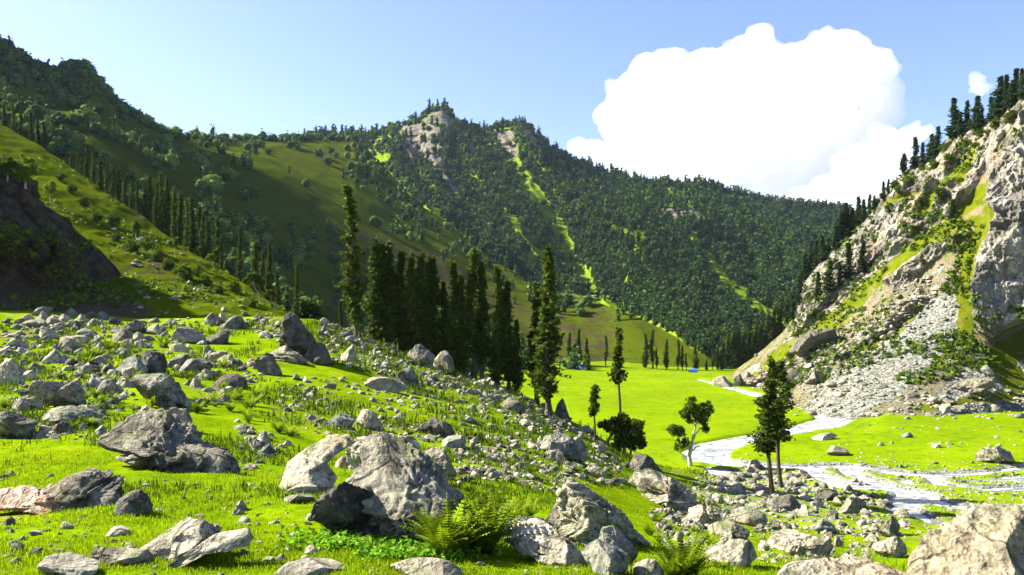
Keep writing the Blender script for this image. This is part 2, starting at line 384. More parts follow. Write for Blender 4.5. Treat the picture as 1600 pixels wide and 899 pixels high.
def v_mask(X, py, P):
    d = v_disp.d; bar = sst(1.8, .0, d) * (sst(690, 730, py) * .85 + .15)
    far = .35 * sst(610, 592, py) + .45 * sst(740, 716, py) * sst(630, 716, py) * sst(1090, 1060, X) * sst(980, 1020, X)
    sc = np.clip(bar + v_disp.br * .75, 0, 1)
    sc = np.maximum(sc, .33 * sst(700, 740, py) * sst(1080, 1140, X))
    return np.stack([np.zeros(X.shape), sc, .12 * np.ones(X.shape) + far * .6], -1)
VP = [848, 800, 740, 690, 650, 620, 596, 580, 572]
Vc = {k: [(p, vz(p)) for p in VP] for k in (-300, 2300)}
xe = np.linspace(1040, 1640, 400)
meadow = sheet('meadow', Vc, 420, 0, M_near, v_disp, v_mask, x_extra=xe, vb=np.concatenate([np.linspace(0, 3, 260)[:-1], np.linspace(3, 8, 200)]))
m = N('river water'); pos = m.pos
mp = m.n('ShaderNodeMapping', {'Vector': pos, 'Scale': (.5, 1., 1)}).outputs[0]
n = m.noise(mp, .9, 6, .7, dist=.5); n2 = m.noise(mp, .25, 3, .5)
foam = m.math('MULTIPLY', m.rmp(n, .42, .62), m.rmp(n2, .3, .6, .35, 1.))
b1 = m.n('ShaderNodeBsdfPrincipled', {'Base Color': (.12, .15, .16, 1), 'Roughness': .12, 'Specular IOR Level': .8})
bp = m.n('ShaderNodeBump', {'Height': n, 'Strength': .6, 'Distance': .15}); m.t.links.new(bp.outputs[0], b1.inputs['Normal'])
b2 = m.n('ShaderNodeBsdfPrincipled', {'Base Color': (.56, .57, .59, 1), 'Roughness': .6}); m.t.links.new(bp.outputs[0], b2.inputs['Normal'])
m.t.links.new(m.n('ShaderNodeMixShader', {0: foam, 1: b1.outputs[0], 2: b2.outputs[0]}).outputs[0], m.out.inputs[0])
wp = [W3(a, b, vz(b)) for a, b in ((1040, 900), (1900, 900), (1500, 585), (1060, 585))]
wv = np.array(wp); wv[:, 2] = -25.44
water = mk('stream', wv, [[0, 1, 2, 3]], m.m); water['kind'] = 'structure'
# the land under everything, out to the horizon
base = mk('terrain', [(-9000, -3000, -34), (9000, -3000, -34), (9000, 12000, -34), (-9000, 12000, -34)], [[0, 1, 2, 3]], M_far, {'mask': np.full((4, 3), .6)}); base['kind'] = 'structure'

# left slope beyond the moraine
CL = {-700: [(520, 112), (420, 128), (250, 165), (0, 235)], -200: [(516, 114), (430, 130), (280, 170), (110, 245)],
      0: [(512, 116), (440, 132), (325, 170), (190, 250)], 80: [(512, 118), (448, 134), (350, 168), (238, 240)],
      150: [(512, 119), (460, 135), (378, 164), (290, 225)], 250: [(512, 120), (474, 134), (424, 156), (358, 205)],
      350: [(514, 120), (492, 130), (460, 148), (424, 180)], 450: [(520, 116), (508, 124), (498, 134), (488, 150)],
      520: [(545, 116), (538, 124), (530, 134), (520, 146)], 620: [(600, 118), (596, 124), (592, 134), (588, 146)]}
def c_disp(P, X, py, D):
    P = P.copy(); 
    P[..., 2] += 1.5 * fbm(P / 22, 4, 31) + .5 * fbm(P / 5, 4, 32, ridged=True)
    return P
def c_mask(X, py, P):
    r = np.zeros(X.shape); e = .34 + .3 * fbm(P / 9, 4, 34) + .35 * sst(-5, 25, sdpoly(X, py, [(-50, 300), (40, 330), (100, 375), (160, 440), (300, 515), (-50, 530)]))  # bank polygon is browned to paint in the shade below the crag
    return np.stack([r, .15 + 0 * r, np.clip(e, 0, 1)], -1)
hill = sheet('hillside', CL, 420, 220, M_slope, c_disp, c_mask, back=[(15, 8), (40, 22), (60, 30)], smooth=30, keep=0)

# left mountain
DM = {-900: [(450, 230), (300, 330), (180, 420), (-100, 640)], -368: [(430, 265), (270, 390), (130, 490), (-120, 680)], -154: [(410, 275), (250, 410), (120, 505), (-80, 700)], -30: [(405, 295), (262, 438), (155, 515), (20, 690)],
      0: [(400, 300), (255, 405), (160, 465), (68, 670)], 45: [(410, 300), (270, 405), (175, 462), (97, 680)], 80: [(415, 300), (280, 405), (190, 456), (116, 690)],
      108: [(420, 300), (290, 404), (195, 454), (103, 700)], 135: [(430, 300), (298, 403), (200, 452), (104, 700)], 150: [(435, 300), (302, 403), (208, 452), (124, 705)],
      190: [(450, 300), (318, 403), (235, 452), (168, 720)], 230: [(465, 302), (335, 403), (255, 452), (192, 740)], 270: [(480, 303), (350, 403), (272, 454), (210, 760)],
      340: [(495, 306), (375, 410), (285, 470), (217, 830)], 400: [(510, 310), (400, 422), (300, 495), (215, 900)], 500: [(545, 322), (432, 446), (318, 590), (215, 1000)],
      555: [(560, 330), (452, 445), (335, 615), (215, 1050)], 600: [(566, 338), (470, 450), (365, 615), (262, 950)],
      650: [(572, 345), (488, 455), (395, 600), (312, 850)], 760: [(585, 358), (532, 442), (465, 540), (400, 720)],
      850: [(588, 362), (552, 440), (505, 500), (450, 620)], 930: [(588, 366), (562, 430), (524, 475), (480, 540)],
      1000: [(592, 372), (572, 418), (542, 450), (505, 495)], 1060: [(594, 378), (580, 405), (557, 425), (532, 450)],
      1110: [(597, 388), (590, 398), (577, 410), (563, 422)], 1170: [(604, 398), (604, 402), (602, 408), (600, 414)]}
D_GRASS = [[(70, 205), (130, 235), (200, 285), (300, 330), (380, 345), (470, 385), (560, 420), (640, 440), (720, 500), (850, 560), (930, 590), (1150, 590), (1110, 562), (1000, 505), (940, 480), (900, 500), (840, 480),
            (760, 440), (700, 400), (640, 380), (560, 345), (520, 330), (440, 335), (370, 320), (320, 300), (260, 262), (180, 225), (110, 190)],
           [(380, 290), (400, 260), (450, 262), (520, 280), (600, 320), (640, 360), (560, 350), (500, 335), (430, 330), (390, 325)],
           [(330, 225), (350, 232), (340, 262), (360, 300), (350, 310), (325, 270)]]
D_LIT = [(380, 290), (410, 262), (470, 262), (560, 300), (640, 345), (700, 385), (640, 372), (560, 345), (480, 335), (420, 340)]
def d_disp(P, X, py, D):
    P = P.copy(); s = sst(250, 420, D)
    g = fbm(np.stack([P[..., 0] * .022 + P[..., 2] * .012, P[..., 1] * .006, P[..., 2] * .006], -1), 4, 41, ridged=True)
    P[..., 2] += s * (6 * fbm(P / 110, 4, 42) + 2.5 * g) * sst(0, .1, .02 + (D - 280) / 300)
    return P
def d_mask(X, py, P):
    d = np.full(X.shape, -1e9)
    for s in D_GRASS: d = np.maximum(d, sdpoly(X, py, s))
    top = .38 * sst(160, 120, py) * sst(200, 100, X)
    return np.stack([top + .1 * sst(0, -30, d), np.zeros(X.shape) + .12, .2 + .35 * sst(0, -20, d) * sst(400, 500, py) + .34 * sst(300, 400, py) * sst(0, 10, d) * sst(1010, 940, X)], -1)  # lower-slope earth term paints shade into the grass colour
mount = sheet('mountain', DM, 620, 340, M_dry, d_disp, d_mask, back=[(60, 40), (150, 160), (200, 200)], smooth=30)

# central mountain with the two summits
SK = [(250, 260), (400, 232), (440, 222), (470, 214), (510, 208), (535, 210), (555, 207), (575, 212), (600, 203), (625, 198), (640, 191), (655, 186), (668, 174), (676, 170), (690, 169), (700, 175), (708, 185), (722, 195),
      (745, 204), (765, 201), (785, 193), (815, 192), (828, 196), (838, 208), (850, 220), (870, 236), (900, 252), (930, 265), (970, 276), (1000, 282), (1040, 286), (1090, 288),
      (1130, 301), (1180, 314), (1230, 322), (1310, 328), (1420, 335), (1600, 340), (2000, 330)]
skx, sky_ = zip(*SK)
EM = {}
for k in sorted(set(list(skx))):
    t = float(np.interp(k, skx, sky_)); near = float(np.interp(k, [250, 700, 900, 1100, 2000], [800, 720, 600, 500, 520]))
    far = float(np.interp(k, [250, 700, 1100, 1400, 2000], [1500, 1500, 1500, 1750, 1900]))
    b = 612.
    EM[k] = [(b, near), (b + (t - b) * .36, near * (far / near) ** .36), (b + (t - b) * .70, near * (far / near) ** .68), (t, far)]
E_RIDGE = [([(688, 170), (720, 240), (770, 320), (830, 400), (900, 520)], 34, .035), ([(815, 193), (860, 260), (930, 330), (980, 400), (1040, 520)], 36, .06),
           ([(625, 200), (600, 260), (640, 340), (700, 400)], 30, .05), ([(1000, 330), (1100, 352), (1180, 370), (1230, 400), (1280, 470)], 34, .07), ([(1010, 380), (1060, 440), (1100, 540)], 28, .05),
           ([(560, 210), (540, 260), (560, 320)], 22, .04)]
E_GULLY = [[(800, 250), (830, 300), (868, 360), (890, 410), (930, 460), (985, 515), (1040, 560)], [(1105, 400), (1130, 440), (1170, 475), (1210, 500), (1250, 520)],
           [(800, 345), (815, 375), (850, 410), (880, 450)], [(700, 240), (742, 315), (790, 370)]]
def e_dmod(X, py, D, v):
    f = np.ones(D.shape)
    fade = sst(0, 40, py - np.interp(X, skx, sky_)) * .85 + .15
    for ln, wd, a in E_RIDGE: f -= a * np.exp(-(pdist(X, py, ln) / wd) ** 2) * fade
    for ln in E_GULLY: f += .010 * np.exp(-(pdist(X, py, ln) / 18) ** 2) * fade
    q = np.stack([(X * .8 - py * .6) * .022, (X * .6 + py * .8) * .006, 0 * X], -1)
    f -= .035 * fbm(q, 4, 51, ridged=True) * fade
    return D * f
def e_disp(P, X, py, D):
    P = P.copy(); P[..., 2] += 7 * fbm(P / 120, 4, 52) * sst(500, 700, D) + 3 * fbm(P / 30, 3, 53, ridged=True) * (sst(200, 320, py) * -.5 + 1)
    return P
E_ROCK = [[(622, 200), (660, 195), (690, 170), (706, 190), (700, 215), (690, 240), (708, 275), (728, 318), (705, 300), (680, 262), (655, 250), (640, 262), (636, 225)], [(772, 208), (800, 204), (806, 225), (812, 250), (790, 245), (778, 228)],
          [(722, 205), (734, 212), (745, 240), (738, 242)], [(688, 290), (724, 312), (735, 328), (715, 318)], [(815, 200), (832, 205), (842, 228), (826, 232)],
          [(1010, 325), (1080, 330), (1110, 345), (1060, 348)]]
E_STRIP = [(E_GULLY[0], 21), (E_GULLY[1], 14), (E_GULLY[2], 13), ([(760, 205), (800, 200)], 8), ([(930, 345), (985, 370)], 9), ([(880, 365), (905, 420), (945, 470), (1010, 520)], 10)]
def e_mask(X, py, P):
    d = np.full(X.shape, -1e9)
    for s in E_ROCK: d = np.maximum(d, sdpoly(X, py, s))
    return np.stack([.62 * sst(-8, 5, d + 6 * fbm(P / 60, 3, 91)) + .14 * sst(330, 220, py), .12 + 0 * X, .12 + 0 * X], -1)
central = sheet('mountain', EM, 760, 420, M_alp, e_disp, e_mask, back=[(120, 60), (300, 300), (300, 400)], dmod=e_dmod)

# right-hand rocky valley side
FS = {1085: [(612, 345), (607, 350), (603, 355), (600, 358)], 1140: [(612, 322), (602, 330), (593, 336), (585, 342)], 1180: [(622, 282), (602, 300), (580, 318), (557, 334)],
      1220: [(636, 240), (604, 268), (565, 300), (522, 333)], 1240: [(642, 228), (600, 262), (545, 298), (498, 334)], 1250: [(646, 222), (596, 258), (525, 298), (460, 335)], 1262: [(650, 216), (592, 254), (510, 298), (430, 335)],
      1300: [(658, 203), (582, 244), (482, 290), (386, 330)], 1340: [(664, 196), (572, 238), (460, 285), (350, 325)], 1380: [(666, 192), (562, 236), (432, 275), (302, 315)],
      1420: [(668, 190), (552, 233), (402, 270), (264, 305)], 1450: [(668, 190), (547, 232), (390, 266), (248, 298)], 1480: [(666, 192), (542, 231), (372, 260), (217, 290)], 1540: [(662, 198), (532, 230), (350, 250), (190, 275)],
      1572: [(660, 202), (527, 232), (340, 247), (165, 268)], 1600: [(660, 204), (522, 233), (330, 245), (142, 262)], 1800: [(660, 210), (480, 235), (250, 248), (-20, 258)], 2300: [(690, 195), (400, 215), (100, 225), (-300, 240)]}
NEARCL = [(1576, 170), (1552, 215), (1541, 290), (1546, 340), (1527, 390), (1518, 430), (1526, 470), (1529, 520), (1545, 533), (1575, 517), (1620, 497), (1720, 480), (2300, 420), (2300, -400), (1640, 90)]
LEDGE = [(1185, 585), (1225, 552), (1275, 520), (1340, 462), (1400, 412), (1460, 365), (1510, 330), (1540, 290)]
F_GRASS = [(LEDGE, 9), ([(1240, 560), (1300, 512), (1345, 480)], 5), ([(1545, 335), (1515, 400), (1512, 450), (1508, 520)], 14), ([(1500, 530), (1465, 565)], 7), ([(1470, 370), (1540, 340)], 10),
           ([(1440, 480), (1400, 520), (1350, 545)], 6), ([(1620, 520), (1560, 560), (1590, 600)], 20), ([(1445, 330), (1470, 290), (1500, 262)], 8), ([(1385, 318), (1440, 300)], 5),
           ([(1440, 640), (1520, 622), (1600, 620)], 8), ([(1520, 240), (1500, 280)], 8), ([(1600, 170), (1560, 235)], 4)]
F_ROCK = [[(1240, 500), (1255, 440), (1300, 385), (1345, 345), (1420, 262), (1480, 215), (1560, 190), (1545, 260), (1510, 315), (1455, 352), (1395, 400), (1335, 450), (1290, 490), (1262, 515), (1222, 545)],
          [(1222, 560), (1262, 532), (1310, 512), (1300, 560), (1290, 590), (1250, 600), (1225, 600)],
          [(1300, 560), (1370, 500), (1440, 450), (1450, 470), (1390, 520), (1340, 560)], [(1380, 440), (1430, 400), (1500, 350), (1520, 360), (1450, 420), (1400, 455)],
          [(1130, 605), (1160, 585), (1210, 555), (1225, 590), (1200, 610)]]
F_SCREE = [[(1400, 480), (1505, 460), (1500, 540), (1450, 575), (1420, 600), (1330, 655), (1260, 640), (1290, 590), (1350, 560)], [(1480, 600), (1540, 560), (1620, 560), (1640, 650), (1440, 655)]]
def f_m(X, py):
    r = np.full(X.shape, -1e9)
    for s in F_ROCK: r = np.maximum(r, sdpoly(X, py, s))
    nc = sdpoly(X, py, NEARCL); g = np.full(X.shape, -1e9)
    for ln, wd in F_GRASS: g = np.maximum(g, wd - pdist(X, py, ln))
    s_ = np.full(X.shape, -1e9)
    for s in F_SCREE: s_ = np.maximum(s_, sdpoly(X, py, s))
    return r, nc, g, s_
def f_dmod(X, py, D, v):
    r, nc, g, s_ = f_m(X, py); D = D * (1 - .10 * sst(-2, 7, nc))
    return D
def f_disp(P, X, py, D):
    r, nc, g, s_ = f_m(X, py); rk = np.maximum(sst(-4, 8, r), sst(0, 6, nc)) * sst(6, -4, g)
    top = sst(0, 40, py - np.interp(X, sorted(FS), [FS[k][3][0] for k in sorted(FS)])) * .7 + .3
    q = P * np.array([1, 1, .35]); a = fbm(q / 16, 5, 61, g=.6, ridged=True); b = fbm(P / 6, 4, 62, g=.6, ridged=True)
    c = np.round(P[..., 2] * .22 + fbm(P / 9, 2, 64) * 1.5) ; c = fbm(np.stack([c * 3.3, P[..., 0] * .08, P[..., 1] * .08], -1), 2, 65)
    amp = rk * (5.5 * a + 2.0 * b + 2.0 * c) * top + (1 - rk) * (.7 * fbm(P / 12, 4, 63) + .35 * b)
    P = P.copy(); P[..., 0] -= amp * .75; P[..., 1] -= amp * .55; P[..., 2] += .12 * amp
    return P
def f_mask(X, py, P):
    r, nc, g, s_ = f_m(X, py)
    g = g + 7 * fbm(P / 9, 4, 95) ; rock = np.maximum(.80 * sst(-8, 6, r + 9 * fbm(P / 12, 3, 96)), .95 * sst(0, 5, nc)); gg = .92 * sst(-5, 8, g)
    gg = np.maximum(gg, .9 * sst(6, -6, py - np.interp(X, sorted(FS), [FS[k][3][0] for k in sorted(FS)])))
    sc = .37 + .45 * sst(-10, 10, s_)
    return np.stack([np.clip(rock + .12, 0, 1) * (1 - gg), sc * (1 - gg), .30 * (1 - gg) + .30], -1)
side = sheet('cliff', FS, 300, 560, M_crag, f_disp, f_mask, back=[(25, 6), (60, 30), (150, 120)], dmod=f_dmod, x_extra=np.linspace(1180, 1650, 640))
TERR = {'G': ground, 'V': meadow, 'C': hill, 'D': mount, 'E': central, 'F': side}

# sunless rock outcrop at the far left of the slope
def hit(px, py, only=None):
    d = Vector(((px - 800) / F, 1, (HZ - py) / F)).normalized(); best = None
    for k, o in TERR.items():
        if only and k not in only: continue
        ok, p, n, _ = o.ray_cast(Vector((0, 0, 0)), d)
        if ok and (best is None or p.length < best[0].length): best = (p.copy(), n.copy(), k)
    return best
def drop(x, y, only='GVCDF'):
    z = -1e9
    for k in only:
        ok, p, n, _ = TERR[k].ray_cast(Vector((x, y, 900)), Vector((0, 0, -1)))
        if ok: z = max(z, p.z)
    return z
# added unseen ridge left of frame, crest shaped so its shadow covers the lower slope
def shade_edge(px, py):
    q = hit(px, py, 'DE')[0]; y = q.y
    for _ in range(6):
        X0 = -(.65 * y + 75); t = (X0 - q.x) / S.x; y = q.y + t * S.y
    return y, q.z + t * S.z
EDGE = [(285, 20), (320, 90), (350, 130), (385, 195), (405, 212), (435, 190), (487, 180), (506, 200), (522, 268), (545, 305), (600, 322), (640, 344), (665, 350), (700, 366), (760, 390), (900, 200)]
ey, ez = zip(*EDGE)
yy = np.linspace(280, ey[-1], 120); uu = np.concatenate([np.linspace(0, 90, 26), np.linspace(105, 520, 30)])
YY, UU = np.meshgrid(yy, uu, indexing='ij'); XX = -(.65 * YY + 5 + UU); CZ = np.interp(YY, ey, ez)
ZZ = np.where(UU < 70, CZ - (70 - UU) * 1.9, CZ + 0 * UU) - 1.1 * np.maximum(UU - 70, 0) * .25
PP = np.stack([XX, YY, ZZ], -1); PP[..., 2] += 9 * fbm(PP / 40, 4, 71) * (UU < 60) + 2 * fbm(PP / 12, 3, 72)
i_ = np.arange(len(yy) - 1)[:, None] * len(uu); j_ = np.arange(len(uu) - 1)[None]
mk('mountain', PP.reshape(-1, 3), np.stack([i_ + j_, i_ + j_ + 1, i_ + len(uu) + j_ + 1, i_ + len(uu) + j_], -1).reshape(-1, 4), M_far, {'mask': np.full((PP[..., 0].size, 3), .5)}, smooth=True)['kind'] = 'structure'  # the added shadow-casting ridge
# ------------------------------------------------------------------ rocks
def rock_shape(seed, sub=4, planes=12, rough=.10, strata=0., tall=1., cut=(.42, .85), fine=.03, taper=.38):
    r = np.random.default_rng(seed); V, Fc = ICO[sub]; V = V.copy()
    for _ in range(planes):
        n = r.normal(size=3); n /= np.linalg.norm(n); d = r.uniform(*cut); t = np.maximum(V @ n - d, 0); V -= .97 * t[:, None] * n
    n = V / (np.linalg.norm(V, axis=1)[:, None] + 1e-9); o = r.uniform(0, 50, 3)
    h = rough * fbm(V * 1.6 + o, 3, seed) + rough * .55 * fbm(V * 4 + o, 4, seed + 5, ridged=True)
    if sub > 3: h += fine * fbm(V * 13 + o, 3, seed + 9, ridged=True)
    if strata:
        ax = np.array([r.uniform(-.4, .4), r.uniform(-.3, .3), 1.]); s = (V @ ax) * 7 + .8 * fbm(V * 2 + o, 2, seed + 3)
        h += strata * (vnoise(np.stack([np.round(s) * 1.7, V[:, 0] * .6, V[:, 1] * .6], 1), seed) - .25 * np.abs(s - np.round(s)) * 2)
    V = V + n * h[:, None]; V[:, 2] = np.maximum(V[:, 2], -.62 + .1 * vnoise(V * 3 + o, 3))
    lo, hi = V.min(0), V.max(0); V = (V - (lo + hi) / 2) / (hi - lo); V[:, 2] += .5
    if taper:
        pk = r.uniform(-.22, .22, 2); k = (1 - taper * V[:, 2:3] ** 1.3) / (1 - taper * .12); V[:, :2] = V[:, :2] * k + pk * taper * V[:, 2:3]
        lo, hi = V.min(0), V.max(0); V[:, :2] = (V[:, :2] - ((lo + hi) / 2)[:2]) / (hi - lo)[:2]
    return V, Fc
def sil_shape(seed, out, w_, h, dep, lean=0., sub=6, **kw):
    """rock whose front view follows a measured outline; returns unit-height-free local metres"""
    V, Fc = rock_shape(seed, sub, taper=0, **kw); V = V - np.array([0, 0, .5])
    P = np.array(out, float); c = np.array([(P[:, 0].min() + P[:, 0].max()) / 2, (P[:, 1].min() + P[:, 1].max()) / 2])
    A_ = np.linspace(-math.pi, math.pi, 241); Rs = []
    for a in A_:
        d = np.array([math.cos(a), -math.sin(a)]); best = 1.
        for i in range(len(P)):
            p, q = P[i - 1] - c, P[i] - c; e = q - p; den = d[0] * e[1] - d[1] * e[0]
            if abs(den) < 1e-9: continue
            t = (p[0] * e[1] - p[1] * e[0]) / den; u = (p[0] * d[1] - p[1] * d[0]) / den
            if t > 0 and -1e-6 <= u <= 1 + 1e-6: best = max(best, t)
        Rs.append(best)
    Rs = np.array(Rs); th = np.arctan2(V[:, 2], V[:, 0]); r = np.hypot(V[:, 0], V[:, 2])
    b = np.clip(((th + math.pi) / (2 * math.pi) * 60).astype(int), 0, 59); Rm = np.zeros(60); np.maximum.at(Rm, b, r)
    Rc = np.interp((th + math.pi) / (2 * math.pi) * 60 - .5, np.arange(60), Rm, period=60)
    k = np.interp(th, A_, Rs) / Rc
    V = np.stack([V[:, 0] * k, V[:, 1] * dep * (P[:, 0].max() - P[:, 0].min()), V[:, 2] * k], 1); V[:, 1] -= lean * V[:, 2]
    return V, Fc, c
def outlined(out, base, kind, label, short=None, dep=.8, seed=1, lean=0., D=None, name='boulder', cat='boulder', sub=6, mat=None, only='GVCF', **kw):
    V, Fc, c = sil_shape(seed, out, 0, 0, dep, lean, sub, **kw)
    if D is None: D = hit(c[0], base, only)[0].y + 0.
    k = D / F; V = V * k; depth = V[:, 1].max() - V[:, 1].min(); D2 = D + depth * .4; V *= D2 / D
    o = mk(name, V, Fc, mat or ROCK[kind], {'tone': np.full(len(V), .55)}, smooth=True)
    o.location = W3(c[0], c[1], D2); tag(o, label, cat)
    if short: LANDMARK.append((c[0], c[1], short))
    return o
PROTO = []
for i in range(26):
    V, Fc = rock_shape(100 + i, 4, 9 + i % 7, .08 + .05 * (i % 3), strata=.06 * (i % 4 == 0), cut=(.35, .8))
    PROTO.append(mk('boulder', V, Fc, ROCK['grey'], {'tone': np.full(len(V), .55)}, smooth=(i % 3 != 0), link=False))
LANDMARK = []
def boulder(px, base, w_, h, kind, label, dep=.8, seed=None, rot=0., tilt=0., sink=.16, sub=None, group=None, short=None, dy=0., cat='boulder', name='boulder', D=None, **kw):
    """a rock whose foot stands on the ground seen at (px, base), w_ x h photo pixels large"""
    q = hit(px, base, 'GVCF')
    if q is None: return None
    p = q[0]; k = p.y / F if D is None else D / F
    if D is not None: p = Vector(W3(px, base, D))
    sx, sz = w_ * k, h * k / (1 - sink); sy = sx * dep
    if seed is not None:
        V, Fc = rock_shape(seed, sub or 5, **kw); me = mk(name, V, Fc, ROCK[kind], {'tone': np.full(len(V), .55)}, smooth=True, link=False)
    else: me = PROTO[rng.integers(len(PROTO))]
    o = bpy.data.objects.new(name, me); C.objects.link(o)
    if seed is None: o.material_slots[0].link = 'OBJECT'; o.material_slots[0].material = ROCK[kind]
    o.scale = (sx, sy, sz); o.rotation_euler = (0, tilt, rot)
    o.location = (p.x, p.y + sy * .38 + dy, p.z - sz * sink)
    tag(o, label, cat, group)
    if short: LANDMARK.append((px, base - h / 2, short))
    return o
